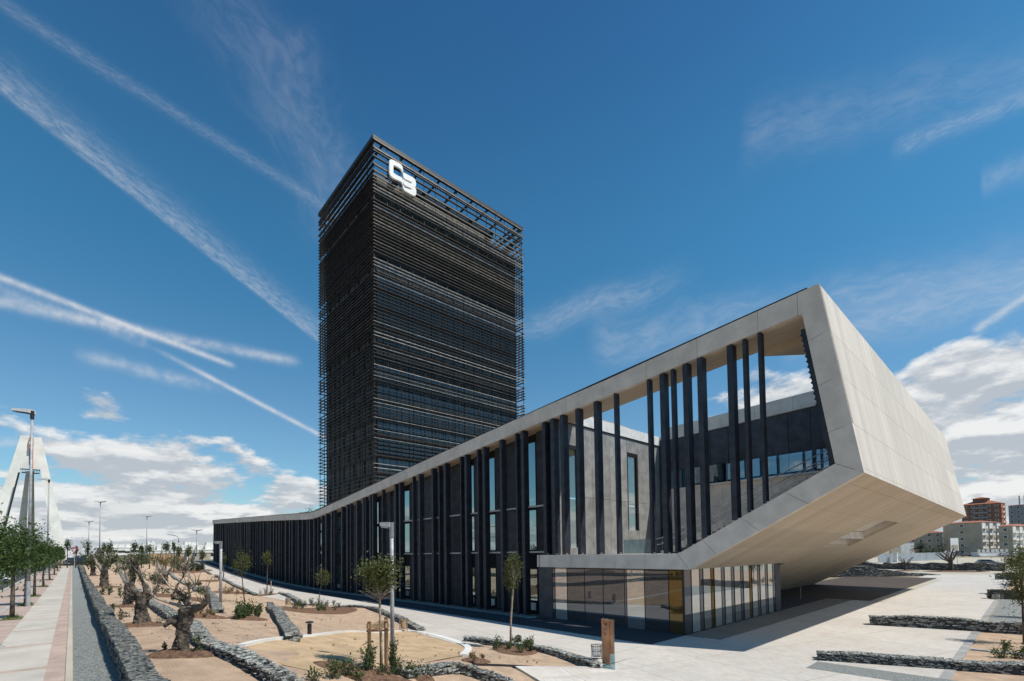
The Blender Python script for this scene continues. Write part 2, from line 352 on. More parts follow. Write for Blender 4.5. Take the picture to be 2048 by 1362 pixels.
# ------------------------------------------------------------------ mesh building
class MB:
    def __init__(s): s.v = []; s.f = []
    def quadpts(s, pts):
        i = len(s.v); s.v += [tuple(map(float, p)) for p in pts]; s.f.append(tuple(range(i, i+len(pts)))); return s
    def hexa(s, p):
        i = len(s.v); s.v += [tuple(map(float, q)) for q in p]
        for f in ((0, 3, 2, 1), (4, 5, 6, 7), (0, 1, 5, 4), (1, 2, 6, 5), (2, 3, 7, 6), (3, 0, 4, 7)): s.f.append(tuple(i+k for k in f))
        return s
    def box(s, x0, x1, y0, y1, z0, z1):
        return s.hexa([(x0, y0, z0), (x1, y0, z0), (x1, y1, z0), (x0, y1, z0), (x0, y0, z1), (x1, y0, z1), (x1, y1, z1), (x0, y1, z1)])
    def prism(s, poly, y0, y1):                       # polygon in x,z pushed along y
        n = len(poly); i = len(s.v)
        s.v += [(float(a), float(y0), float(b)) for a, b in poly] + [(float(a), float(y1), float(b)) for a, b in poly]
        s.f.append(tuple(range(i, i+n))); s.f.append(tuple(range(i+2*n-1, i+n-1, -1)))
        for k in range(n): s.f.append((i+k, i+n+k, i+n+(k+1) % n, i+(k+1) % n))
        return s
    def column(s, poly, z0, z1):                      # polygon in x,y pushed up
        n = len(poly); i = len(s.v)
        s.v += [(float(a), float(b), float(z0)) for a, b in poly] + [(float(a), float(b), float(z1)) for a, b in poly]
        s.f.append(tuple(range(i+n-1, i-1, -1))); s.f.append(tuple(range(i+n, i+2*n)))
        for k in range(n): s.f.append((i+k, i+(k+1) % n, i+n+(k+1) % n, i+n+k))
        return s
    def tube(s, pts, radii, n=8, lump=0., rng=None, caps=True):
        pts = [np.asarray(p, float) for p in pts]
        if not hasattr(radii, '__len__'): radii = [radii]*len(pts)
        i0 = len(s.v); ref = np.array([.31, .2, .93]); ph = rng.random(3)*6 if rng is not None else (0, 0, 0)
        for k, p in enumerate(pts):
            t = pts[min(k+1, len(pts)-1)] - pts[max(k-1, 0)]; t /= (np.linalg.norm(t)+1e-9)
            a = np.cross(t, ref); a = a/(np.linalg.norm(a)+1e-9) if np.linalg.norm(a) > .05 else np.array([1., 0, 0]); b = np.cross(t, a)
            for j in range(n):
                w = 2*math.pi*j/n; r = radii[k]*(1 + lump*(math.sin(3*w+ph[0]+k*.5)+.6*math.sin(5*w+ph[1]-k*.8)+.5*math.sin(2*w+k*1.3+ph[2])))
                s.v.append(tuple(p + r*(math.cos(w)*a + math.sin(w)*b)))
        for k in range(len(pts)-1):
            for j in range(n):
                a = i0+k*n+j; b = i0+k*n+(j+1) % n; s.f.append((a, b, b+n, a+n))
        if caps:
            s.f.append(tuple(range(i0+n-1, i0-1, -1))); e = i0+(len(pts)-1)*n; s.f.append(tuple(range(e, e+n)))
        return s
    def cyl(s, x, y, z0, z1, r, n=12, r1=None): return s.tube([(x, y, z0), (x, y, z1)], [r, r if r1 is None else r1], n)
    def arrays(s, V, Fc):
        i = len(s.v); s.v += [tuple(p) for p in V.tolist()]; s.f += [tuple(q) for q in (Fc+i).tolist()]; return s
    def mesh(s, name, off=(0, 0, 0), smooth_=False):
        me = bpy.data.meshes.new(name); V = np.array(s.v, float) - np.asarray(off, float)
        me.from_pydata(V.tolist(), [], s.f); me.validate(verbose=False)
        if smooth_: me.polygons.foreach_set('use_smooth', [True]*len(me.polygons))
        me.update(); return me
    def build(s, name, material, parent=None, local=False, smooth_=False):
        off = (0, 0, 0)
        if parent is not None and not local:
            q = parent; off = np.zeros(3)
            while q is not None: off = off + np.array(q.location); q = q.parent
        return obj(name, s.mesh(name, off, smooth_), material, parent)
def obj(name, me, material, parent=None):
    o = bpy.data.objects.new(name, me); COL.objects.link(o); o.parent = parent
    if material is not None and len(me.materials) == 0: me.materials.append(MATS[material] if isinstance(material, str) else material)
    return o
def bevel(o, w=.02, seg=2):
    b = o.modifiers.new('bevel', 'BEVEL'); b.width = w; b.segments = seg; b.limit_method = 'ANGLE'; return o
def tag(o, label, cat, group=None):
    o['label'] = label; o['category'] = cat
    if group: o['group'] = group
    return o
def thing(name, label, cat, loc=(0, 0, 0), rz=0., group=None):
    o = bpy.data.objects.new(name, None); COL.objects.link(o); o.location = tuple(map(float, loc)); o.rotation_euler = (0, 0, rz); o.empty_display_size = .3
    return tag(o, label, cat, group)
def setting(o): o['kind'] = 'structure'; return o
def stuff(o): o['kind'] = 'stuff'; return o
def copy_tree(o, parent=None):
    c = o.copy(); COL.objects.link(c); c.parent = parent
    for ch in o.children: copy_tree(ch, c)
    return c
RNG = np.random.default_rng(7)

# ------------------------------------------------------------------ the lie of the land
def sstep(a, b, x): t = np.clip((np.asarray(x, float)-a)/(b-a), 0, 1); return t*t*(3-2*t)
_PX = [-400, -140, -119, -100, -84, -65, -50, 400]; _PZ = [3.5, 3.5, 3.36, 2.25, 1.22, .3, 0, 0]
def pathz(x): return np.interp(x, _PX, _PZ)
def streetz(x): return 2.3 + .5*sstep(-30, -110, x)
def land(x, y):
    x = np.asarray(x, float); y = np.asarray(y, float)
    s = np.clip((-8.4-y)/13.6, 0, 1); s = .35*s + .65*s*s*(3-2*s)
    s2 = np.clip((-13.-y)/9., 0, 1); right = sstep(.5, 5., x); s = s*(1-right) + s2*right
    top = streetz(x) + .18*(y > -22.75)*(1-right)
    z = pathz(x)*(1-s) + top*s
    b = .10*np.sin(x*.45+y*.4)+.08*np.sin(x*.23-y*.61+1.)+.03*np.sin(x*.9+.4)
    z = z + b*np.clip(4*s*(1-s), 0, 1)*(1-right)
    return z
def T(px, py, lift=0.):
    """where the line of sight through a photo pixel meets the land"""
    d = ray(px, py); a, t = 3., 3.
    while t < 600:
        p = CAM + d*t
        if p[2] < float(land(p[0], p[1]))+lift:
            lo, hi = a, t
            for _ in range(30):
                mid = (lo+hi)/2; q = CAM + d*mid
                if q[2] < float(land(q[0], q[1]))+lift: hi = mid
                else: lo = mid
            return CAM + d*hi
        a = t; t += max(.15, t*.01)
    return CAM + d*600
def D(px, depth, dz=0.):
    """the land under picture column px at a given depth"""
    d = ray(px, 1105); d = d/(d@FF); p = CAM + d*depth; p[2] = float(land(p[0], p[1]))+dz; return p
def size(p, n): return n*depth_of(p)/FPX
HR = np.array([RR[0], RR[1], 0]); HR /= np.linalg.norm(HR); HF = np.array([FF[0], FF[1], 0]); HF /= np.linalg.norm(HF)
def at(base, dx, dy, dd=0.):
    """a point dx,dy photo pixels right of / above a foot point, dd metres further off"""
    k = depth_of(base)/FPX; return np.asarray(base, float) + HR*dx*k + np.array([0, 0, dy*k]) + HF*dd
def sheet(name, xs, ys, off, material, skirt=.25, fn=land, parent=None, smooth_=True):
    X, Y = np.meshgrid(np.asarray(xs, float), np.asarray(ys, float), indexing='ij'); Z = fn(X, Y)+off; nx, ny = X.shape
    b = MB(); b.v = list(zip(X.ravel().tolist(), Y.ravel().tolist(), Z.ravel().tolist()))
    for i in range(nx-1):
        for j in range(ny-1): k = i*ny+j; b.f.append((k, k+ny, k+ny+1, k+1))
    if skirt:
        loop = [i*ny for i in range(nx)] + [(nx-1)*ny+j for j in range(1, ny)] + [i*ny+ny-1 for i in range(nx-2, -1, -1)] + [j for j in range(ny-2, 0, -1)]
        n0 = len(b.v)
        for k in loop: q = b.v[k]; b.v.append((q[0], q[1], q[2]-skirt))
        L = len(loop)
        for a in range(L): b.f.append((loop[a], n0+a, n0+(a+1) % L, loop[(a+1) % L]))
    return b.build(name, material, parent, smooth_=False)
# ------------------------------------------------------------------ ground, paths, street
XG = sorted(set([-2800, -1500, -800, -400, -260, -200, -165] + list(np.arange(-150, -60, 1.5)) + list(np.arange(-60, 14.01, .5)) + [10.4, 16, 20, 30, 50, 100, 300, 1000, 2800]))
YG = sorted(set([-2800, -1200, -500, -200, -100, -70, -50, -42, -36.5] + list(np.arange(-36, -8.4, .4)) + [-22.75, -22.74, -8.4, -4, 0, 14, 30, 50, 70, 82, 110, 160, 300, 700, 2800]))
XG = [x for i, x in enumerate(XG) if i == 0 or x-XG[i-1] > 1e-6]
def drop(x, y): return land(x, y) - .05
setting(sheet('ground', XG, YG, 0, 'dirt', 0, drop))
SH = .008
def street_sheet(name, x0, x1, y0, y1, off, material, step=3., parent=None, skirt=.3):
    n = max(2, int(abs(x1-x0)/step)); xs = np.linspace(x0, x1, n)
    b = MB()
    for x in xs:
        z = float(streetz(x))+off
        b.v += [(x, y0+SH*x, z), (x, y1+SH*x, z)]
    for i in range(n-1): b.f.append((2*i, 2*i+2, 2*i+3, 2*i+1))
    if skirt:
        for a, e in ((0, 1), (2*n-1, 2*n-2)): 
            pass
        k = len(b.v); b.v += [(q[0], q[1], q[2]-skirt) for q in b.v[:2*n]]
        for i in range(n-1): b.f += [(2*i, k+2*i, k+2*i+2, 2*i+2), (2*i+3, k+2*i+3, k+2*i+1, 2*i+1)]
        b.f += [(0, 1, k+1, k), (2*n-2, k+2*n-2, k+2*n-1, 2*n-1)]
    return b.build(name, material, parent)
setting(street_sheet('road', 60, -170, -36, -27.15, -.03, 'asphalt'))
setting(street_sheet('kerb', 60, -150, -27.15, -26.9, .10, 'kerb'))
pavement = setting(street_sheet('pavement', 30, -135, -26.9, -23.62, .06, 'red_paving'))
# pale cast slabs with red strips between them, and the pale line on the road side
for i in range(36):
    xa = 6.4 - i*3.62
    b = MB(); z0, z1 = float(streetz(xa)), float(streetz(xa-3.36)); n = 6
    for (a, e, za, ze) in [(xa, xa-3.36, z0, z1)]:
        y0, y1 = -24.84, -23.9
        b.hexa([(e, y0+SH*e, ze-.05), (a, y0+SH*a, za-.05), (a, y1+SH*a, za-.05), (e, y1+SH*e, ze-.05),
                (e, y0+SH*e, ze+.068), (a, y0+SH*a, za+.068), (a, y1+SH*a, za+.068), (e, y1+SH*e, ze+.068)])
    o = b.build('slab', 'slab', pavement)
for i in range(22):
    xa = 4. - i*4.; z0, z1 = float(streetz(xa)), float(streetz(xa-3.97)); e = xa-3.97
    MB().hexa([(e, -25.72+SH*e, z1), (xa, -25.72+SH*xa, z0), (xa, -25.58+SH*xa, z0), (e, -25.58+SH*e, z1),
               (e, -25.72+SH*e, z1+.07), (xa, -25.72+SH*xa, z0+.07), (xa, -25.58+SH*xa, z0+.07), (e, -25.58+SH*e, z1+.07)]).build('edging_stone', 'kerb', pavement)
setting(street_sheet('edging', 30, -135, -23.62, -23.52, .09, 'beige_render'))
setting(street_sheet('gravel_strip', 30, -135, -23.52, -22.6, .05, 'gravel'))
# tree pits
PITS = [(36, 1240), (54, 1213), (65, 1195), (78, 1176), (83, 1164), (88, 1155), (93, 1148), (98, 1143), (2, 1303)]
def pit(px, py):
    p = on_z(px, py, 2.3); x = p[0]; z = float(streetz(x)); y = -25.12+SH*x; return np.array([x, y, z])
pitpos = [pit(*q) for q in PITS]; pitpos[-1] = np.array([-3.4, -25.12, 2.3])
for p in pitpos:
    b = MB(); n = 9
    b.v = []
    for i in range(n):
        for j in range(n):
            u, v = i/(n-1)-.5, j/(n-1)-.5; b.v.append((p[0]+u*.95, p[1]+v*.55, p[2]+.072+.03*max(0, 1-4*(u*u+v*v))+RNG.random()*.012))
    for i in range(n-1):
        for j in range(n-1): k = i*n+j; b.f.append((k, k+n, k+n+1, k+1))
    setting(b.build('tree_pit', 'grass'))
    V = []; F = []
    for k in range(150):
        a = RNG.random()*6.28; r = RNG.random()**.5; q = np.array([p[0]+.42*r*math.cos(a), p[1]+.25*r*math.sin(a), p[2]+.08]); t = RNG.normal(size=3)*.04; w = np.cross(t, (0, 0, 1)); w = w/(np.linalg.norm(w)+1e-6)*.012
        i = len(V); V += [q-w, q+w, q+t+np.array([0, 0, .05+.06*RNG.random()])]; F.append((i, i+1, i+2))
    b = MB(); b.v = [tuple(v) for v in V]; b.f = F; g = b.build('grass_tuft', 'leaf_shrub'); stuff(g); tag(g, 'short grass growing in a square street tree pit', 'grass', 'grass in the tree pits')
# the walk along the building, and the plaza
xs_p = [x for x in XG if -135 <= x <= 1.]+[1.05]
def yedge(x): return float(np.interp(x, [-150, -85, -60, -46, -33, -30, -27, -24.5, -20, -16, -12.5, -11.6, -10.6, -8, -6.2, -5.8, -5., -3.8, -2.6, -.8, .6, 1.05], [-5.5, -5.8, -7.6, -8.4, -8.3, -7.2, -5.7, -5.2, -6.3, -7.3, -8.6, -9.2, -9.5, -9.75, -10.2, -8.75, -8.35, -7.95, -7.75, -8.15, -8.7, -8.8]))
pb_ = MB()
for x in xs_p:
    e = yedge(x)
    for y in (e, e*.66, e*.33, 0.): pb_.v.append((x, y, float(land(x, y))+.03))
for i in range(len(xs_p)-1):
    for j in range(3): k = i*4+j; pb_.f.append((k, k+4, k+5, k+1))
k0 = len(pb_.v)
for i, x in enumerate(xs_p): q = pb_.v[i*4]; pb_.v.append((q[0], q[1], q[2]-.1))
for i in range(len(xs_p)-1): pb_.f.append((i*4, k0+i, k0+i+1, i*4+4))
setting(pb_.build('path', 'paving'))
setting(sheet('plaza', [1.05, 2, 4, 6, 8, 10.15], [-13., -8.4, -4, 0, 14, 30, 50, 70, 79], .03, 'plaza'))
setting(sheet('plaza_apron', [10.15, 10.45], [-13., 0, 14, 30, 50, 70, 79], .034, 'concrete_dark'))
setting(sheet('gravel_margin', [x for x in XG if -120 <= x <= -9.5], [-3.3, -1.0], .045, 'dark_gravel'))
setting(sheet('gravel_margin', [x for x in XG if -120 <= x <= -10.6], [-1.0, -.02], .047, 'gravel'))
setting(sheet('gravel_margin', [-9.5, -5, 0.06], [-3.3, 0.05], .045, 'dark_gravel'))
setting(sheet('gravel_margin', [-10.6, -9.5], [-1., 0.02], .046, 'dark_gravel'))
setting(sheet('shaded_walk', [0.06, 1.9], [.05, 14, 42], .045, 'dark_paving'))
setting(sheet('dark_bed', [-7, 0.06], [14.3, 25.3], .046, 'dark_gravel')); setting(sheet('ramp_paving', [-7, -4, 0, 3.2], [25.3, 40, 60, 66], .05, 'brown_paving')); setting(sheet('paving_strip', [3.2, 4.05], [25.3, 40, 62], .055, 'beige_render'))
setting(sheet('garden_ground', [x for x in XG if -122 <= x <= 1.], [y for y in YG if -22.75 < y <= -8.4]+[-7.4, -6., -4.4], 0., 'sand'))
setting(sheet('garden_ground', [x for x in XG if 1. <= x <= 9], [y for y in YG if -22.75 < y <= -13.], 0., 'sand'))
# dark steel edge where the sand stops at the plaza
for i in range(6):
    y0, y1 = -8.75-i, -9.72-i; X = 1.05
    zz = [float(land(X, q)) for q in (y0, y1)]
    e = MB().hexa([(X-.03, y1, -.1), (X+.03, y1, -.1), (X+.03, y0, -.1), (X-.03, y0, -.1), (X-.03, y1, zz[1]+.06), (X+.03, y1, zz[1]+.06), (X+.03, y0, zz[0]+.06), (X-.03, y0, zz[0]+.06)]).build('garden_edging', 'black_metal'); setting(e)
# the curved white kerb round the sand court
def smooth_poly(P, n=8):
    P = [np.asarray(p, float) for p in P]; out = []
    for i in range(len(P)-1):
        a, b, c, d = P[max(i-1, 0)], P[i], P[i+1], P[min(i+2, len(P)-1)]
        for k in range(n):
            t = k/n; out.append(.5*((2*b)+(-a+c)*t+(2*a-5*b+4*c-d)*t*t+(-a+3*b-3*c+d)*t**3))
    return out+[P[-1]]
court = [T(*q) for q in [(482, 1294), (554, 1278), (622, 1272), (708, 1264), (790, 1261), (836, 1264), (879, 1274), (912, 1284), (933, 1293), (938, 1300), (927, 1312)]]
cp = np.array(smooth_poly(court, 6))
for _ in range(14): cp[1:-1] = (cp[:-2]+2*cp[1:-1]+cp[2:])/4
cp = list(cp)
kerb_root = thing('court_kerb', 'thin white kerb curving round the raked sand court', 'kerb', cp[0])
for i in range(0, len(cp)-1, 3):
    seg = cp[i:i+4]; b = MB(); L = len(seg)
    for j, q in enumerate(seg):
        t = seg[min(j+1, L-1)]-seg[max(j-1, 0)]; nn = np.array([-t[1], t[0]])/(np.linalg.norm(t[:2])+1e-9)*.10*(1 if i < 36 else 1.5)
        for s_, dz in ((-1, -.1), (-1, .07), (1, .07), (1, -.1)):
            b.v.append((q[0]+s_*nn[0], q[1]+s_*nn[1], float(land(q[0], q[1]))+dz))
    for j in range(L-1):
        for k in range(3): a = 4*j+k; b.f.append((a, a+1, a+5, a+4))
    b.f += [(0, 3, 2, 1), (4*L-4, 4*L-3, 4*L-2, 4*L-1)]
    b.build('kerb_stone', 'white_wall', kerb_root)
inner = MB(); cc = np.mean([c for c in cp], axis=0); ring = [q for q in cp] + [T(860, 1325), T(760, 1345), T(640, 1352), T(560, 1335)]
# fine raked sand inside it
rs = []
for r in np.linspace(0, 1, 14):
    for q in ring: v = cc + (q-cc)*r*.985; rs.append((v[0], v[1], float(land(v[0], v[1]))+.014))
inner.v = rs; nr = len(ring)
for a in range(13):
    for k in range(nr): inner.f.append((a*nr+k, (a+1)*nr+k, (a+1)*nr+(k+1) % nr, a*nr+(k+1) % nr))
setting(inner.build('sand_court', 'sand_fine'))
# grass roundabout and rough ground far left, pale yard far right
def blob_patch(name, c, rx, ry, off, material, n=40):
    b = MB()
    rings = 5
    for r in range(rings+1):
        for k in range(n):
            a = 2*math.pi*k/n; q = (c[0]+rx*r/rings*math.cos(a), c[1]+ry*r/rings*math.sin(a)); b.v.append((q[0], q[1], float(land(*q))+off))
    for r in range(rings):
        for k in range(n): b.f.append((r*n+k, (r+1)*n+k, (r+1)*n+(k+1) % n, r*n+(k+1) % n))
    return setting(b.build(name, material))
blob_patch('grass_island', D(150, 150), 30, 22, .25, 'grass')
setting(sheet('yard_ground', [-60, -30, 0, 30, 60, 110], [79.5, 100, 130, 170, 230], .0, 'beige_render', 0))
setting(sheet('side_ground', [10.45, 20, 40], [-13, 0, 14, 30, 50, 70, 79], .0, 'sand'))
setting(sheet('grey_bay', [10.5, 16], [14.6, 33.2], .04, 'gravel'))
# ------------------------------------------------------------------ podium building
ROOF = [(-119.4, 13.2), (-79, 11.5), (-56.5, 10.42), (-54.2, 10.36), (-51.5, 10.5), (-24.2, 13.16), (-11.2, 14.36), (-4.6, 14.86), (.94, 15.4), (6.65, 15.92)]
def rooft(x): return float(np.interp(x, *zip(*ROOF)))
BT = 1.0
def roofb(x): return rooft(x) - (.86 if x < -60 else .86+.14*min(1, (x+60)/40))
pod = thing('office_podium', 'long low office podium with folded concrete roof band and dark vertical fins', 'building', (0, 0, 0))
# roof band, one panel every three metres
seam = [5.79+.03] + [1.14+3*1-k*2.99 for k in range(0, 21)]
seam = [5.8] + [4.13-2.985*k for k in range(42)]
seam = [s for s in seam if s > -118.5] + [-119.4]
for a, b in zip(seam[:-1], seam[1:]):
    xs = [b+.008] + sorted([x for x, _ in ROOF if b+.05 < x < a-.05]) + [a-.008]
    poly = [(x, roofb(x)) for x in xs] + [(x, rooft(x)) for x in reversed(xs)]
    MB().prism(poly, 0, .3).build('roof_panel', 'concrete', pod)
# thin dark coping and roof slab behind it
for x0, x1, y1 in ((-119.4, -79, 43.7), (-79, -54.2, 43.7), (-54.2, -24.2, 9.), (-24.2, -9.2, 9.), (-9.2, 6.2, 2.3)):
    MB().prism([(x0, roofb(x0)+.012), (x1, roofb(x1)+.012), (x1, rooft(x1)-.06), (x0, rooft(x0)-.06)], .302, y1).build('roof_slab', 'board_soffit' if x0 > -30 else 'concrete', pod)
    MB().prism([(x0, rooft(x0)+.004), (x1, rooft(x1)+.004), (x1, rooft(x1)+.05), (x0, rooft(x0)+.05)], -.02, .35).build('coping', 'black_metal', pod)
# end frame: inclined leg, its nose and the rising lower beam, in the plane of the front
PK, TIP, INT, INB = (6.65, 15.92), (7.97, 7.54), (5.97, 14.86), (6.99, 8.04)
def out_x(z): return PK[0]+(TIP[0]-PK[0])*(PK[1]-z)/(PK[1]-TIP[1])
def in_x(z): return INT[0]+(INB[0]-INT[0])*(INT[1]-z)/(INT[1]-INB[1])
MB().prism([(5.808, rooft(5.8)), (5.95, INT[1]-.02), (INT[0], INT[1]-.02), (in_x(13.55), 13.55), (out_x(13.79), 13.79), (PK[0], PK[1]-.004)][0:1]+[(5.808, roofb(5.8)), (INT[0], INT[1]-.02), (in_x(13.56), 13.56), (out_x(13.8), 13.8), PK], 0, .3).build('frame_panel', 'concrete', pod)
zs = [(13.56, 13.8), (11.5, 11.76), (9.4, 9.66)]
for (za, zb), (zc, zd) in zip(zs, zs[1:]):
    MB().prism([(in_x(za-.016), za-.016), (in_x(zc), zc), (out_x(zd), zd), (out_x(zb-.016), zb-.016)], 0, .3).build('frame_panel', 'concrete', pod)
MB().prism([(in_x(9.384), 9.384), (INB[0], INB[1]+.012), (TIP[0], TIP[1]+.012), (out_x(9.644), 9.644)], 0, .3).build('frame_panel', 'concrete', pod)
lowT = [(-.24, 4.29), INB]; lowB = [(.4, 3.47), TIP]
def lt(t): return tuple(np.array(lowT[0])*(1-t)+np.array(lowT[1])*t)
def lb(t): return tuple(np.array(lowB[0])*(1-t)+np.array(lowB[1])*t)
ts = [.0, .19, .46, .73, 1.]
for a, b in zip(ts[:-1], ts[1:]):
    MB().prism([lt(a+.0009), lb(a+.0009), lb(b-.0009), lt(b-.0009)], 0, .3).build('frame_panel', 'concrete', pod)
bx = [-.26, -2.2, -4.2, -6.1, -7.7, -9.5, -10.45]
for a, b in zip(bx[:-1], bx[1:]):
    r = [(a-.006, 3.47), (a-.006, 4.29)] if a < -.3 else [(.386, 3.47), (-.255, 4.29)]
    MB().prism([(b+.006, 4.29), (b+.006, 3.47)] + r, 0, .3).build('band_panel', 'concrete', pod)
MB().box(-10.7, -10.56, 0, .3, 3.47, 4.29).build('band_panel', 'concrete', pod)
MB().box(-10.6, -.3, .302, 14, 3.5, 4.25).build('terrace_slab', 'concrete_dark', pod)
# sunlit end wall of board-marked concrete
W = 43.7
rows = [(15.92, 13.8), (13.785, 11.76), (11.745, 9.66), (9.645, 7.54)]
ycuts = [0, 9.2, 18., 26.8, 35.4, W]
for zt, zb in rows:
    for ya, yb in zip(ycuts[:-1], ycuts[1:]):
        e = .006
        MB().hexa([(out_x(zb)-.28, ya+e, zb), (out_x(zb), ya+e, zb), (out_x(zb), yb-e, zb), (out_x(zb)-.28, yb-e, zb),
                   (out_x(zt)-.28, ya+e, zt), (out_x(zt), ya+e, zt), (out_x(zt), yb-e, zt), (out_x(zt)-.28, yb-e, zt)]).build('end_panel', 'board_face', pod)
MB().prism([(in_x(15.7)+.05, 15.7), (in_x(8.05)+.05, 8.05), (out_x(8.05)-.29, 8.05), (out_x(15.7)-.29, 15.7)], .31, W).build('end_core', 'concrete_dark', pod)
MB().prism([(in_x(14.3)-.26, 14.3), (in_x(8.0)-.26, 8.0), (in_x(8.0)-.02, 8.1), (in_x(14.3)-.02, 14.3)], .34, .95).build('raking_fin', 'fin', pod)
for k in range(24):                                    # toothed dark lining on the inside of the leg
    z = 8.3+k*.25; MB().prism([(in_x(z)-.33, z), (in_x(z)-.262, z-.06), (in_x(z)-.262, z+.08)], .36, .93).build('fin_tooth', 'fin', pod)
MB().column([(3.5, 2.302), (5.9, 2.302), (5.9, 4.6)], 14.35, 14.82).build('corner_soffit', 'board_soffit', pod)
# soffit of the cantilever: panels between seams, with the long light slot left open as a recess
def lowpt(x, d=0.): t = (x-lowB[0][0])/(lowB[1][0]-lowB[0][0]); return lowB[0][1]+(lowB[1][1]-lowB[0][1])*t + d
sx = [.4, 2.45, 4.05, 5.7, 7.35, 7.95]
def soff(xa, xb, ya, yb):
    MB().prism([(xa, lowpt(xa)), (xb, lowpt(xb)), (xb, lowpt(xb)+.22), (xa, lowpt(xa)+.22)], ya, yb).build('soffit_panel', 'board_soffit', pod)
for a, b in zip(sx[:-1], sx[1:]):
    a2, b2 = a+.007, b-.007
    yc = [.302, 14.9, 22.2, 32., W-.01]
    for ya, yb in zip(yc[:-1], yc[1:]):
        ya2, yb2 = ya+.006, yb-.006
        if ya == 14.9 and 2.4 < a < 5.6: continue      # the open slot
        soff(a2, b2, ya2, yb2)
MB().prism([(2.46, lowpt(2.46)+.62), (5.69, lowpt(5.69)+.62), (5.69, lowpt(5.69)+.7), (2.46, lowpt(2.46)+.7)], 14.8, 22.3).build('slot_lining', 'concrete', pod)
for ya in (14.82, 22.2): MB().prism([(2.46, lowpt(2.46)+.222), (5.69, lowpt(5.69)+.222), (5.69, lowpt(5.69)+.61), (2.46, lowpt(2.46)+.61)], ya, ya+.08).build('slot_lining', 'concrete', pod)
for xs_ in (2.36, 5.71): MB().box(xs_, xs_+.08, 14.85, 22.25, lowpt(xs_)+.26, lowpt(xs_)+.75).build('slot_lining', 'concrete', pod)
MB().box(3.4, 3.5, 14.91, 22.19, lowpt(3.45)+.05, lowpt(3.45)+.6).build('slot_rib', 'concrete', pod)
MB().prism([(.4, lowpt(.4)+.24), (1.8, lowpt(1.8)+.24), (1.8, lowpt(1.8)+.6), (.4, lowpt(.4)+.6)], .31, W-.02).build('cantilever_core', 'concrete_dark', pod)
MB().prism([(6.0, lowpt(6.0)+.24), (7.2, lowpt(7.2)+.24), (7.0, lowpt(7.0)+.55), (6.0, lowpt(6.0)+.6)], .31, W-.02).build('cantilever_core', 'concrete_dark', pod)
for k in range(5):                                     # behind the glass box the soffit runs on down to the ground
    ya = 14.2+k*5.9; yb = min(ya+5.88, W)
    MB().prism([(.39, 3.46), (.39, 3.7), (-6.5, .3), (-6.4, -.1), (-6.2, -.1)], ya, yb).build('soffit_panel', 'board_soffit', pod)
# ------------------------------------------------------------------ fins of the front
fin_px = [426, 433, 437, 443.6, 448, 453, 456.5, 462, 471, 477, 483, 492, 498.5, 505, 519, 525, 531, 539, 551, 561.5, 569.6, 582.5, 590.6, 594.6, 602.7, 613, 617, 626, 642, 650, 661, 666.5, 681.5, 692, 699, 711, 724, 729, 738, 743, 763, 788, 797, 824, 836]
fins = [(on_y(p, 1080)[0], i % 3 != 1) for i, p in enumerate(fin_px)]
far = [f[0] for f in fins]
for a, b in zip(far[:-1], far[1:]):                    # finer rhythm between the ones picked out far left
    if b < -47 and b-a > 1.9:
        n = int((b-a)/1.15)
        for k in range(1, n): fins.append((a+(b-a)*k/n+RNG.normal()*.12, RNG.random() < .5))
fins += [(x, w) for x, w in [(-24.09, 1), (-22.92, 0), (-22.06, 1), (-19.7, 0), (-19.05, 1), (-17.38, 0), (-16.66, 1), (-14.61, 1), (-12.84, 0), (-12.21, 1), (-10.07, 1), (-9.27, 1), (-8.42, 1), (-7.1, 1), (-5.62, 1), (-4.11, 0), (-1.86, 0), (-1.07, 1), (-.4, 0), (.28, 1), (1.08, 1), (2.62, 1), (3.37, 0), (4.07, 0)]]
def lowtop(x):
    if x > -.3: return lt((x+.24)/(INB[0]+.24))[1]
    if x > -10.5: return 4.30
    return float(pathz(x))+.05
for x, wide in sorted(fins):
    w, d = (.27, .50) if wide else (.15, .38)
    if x < -10.3 and x > -11.5: pass
    z0 = max(lowtop(x), lowtop(x+w))+.01 if x > -10.5 else lowtop(x)
    f = MB(); y0 = .06
    ta, tb = roofb(x)+.1, roofb(x+w)+.1
    if x > -9.3: ta, tb = roofb(x)-.01, roofb(x+w)-.01
    if x <= -9.3: y0 = .31; ta, tb = roofb(x)-.0, roofb(x+w)-.0; y0 = .06
    f.hexa([(x, y0, z0), (x+w, y0, z0), (x+w, y0+d, z0), (x, y0+d, z0), (x, y0, ta-.012), (x+w, y0, tb-.012), (x+w, y0+d, tb-.012), (x, y0+d, ta-.012)])
    fo = f.build('fin', 'fin', pod)
    if x > -12:
        MB().box(x+w-.02, x+w+.10, y0+.02, y0+.14, z0-.0, z0+.09).build('bolt', 'steel', fo)
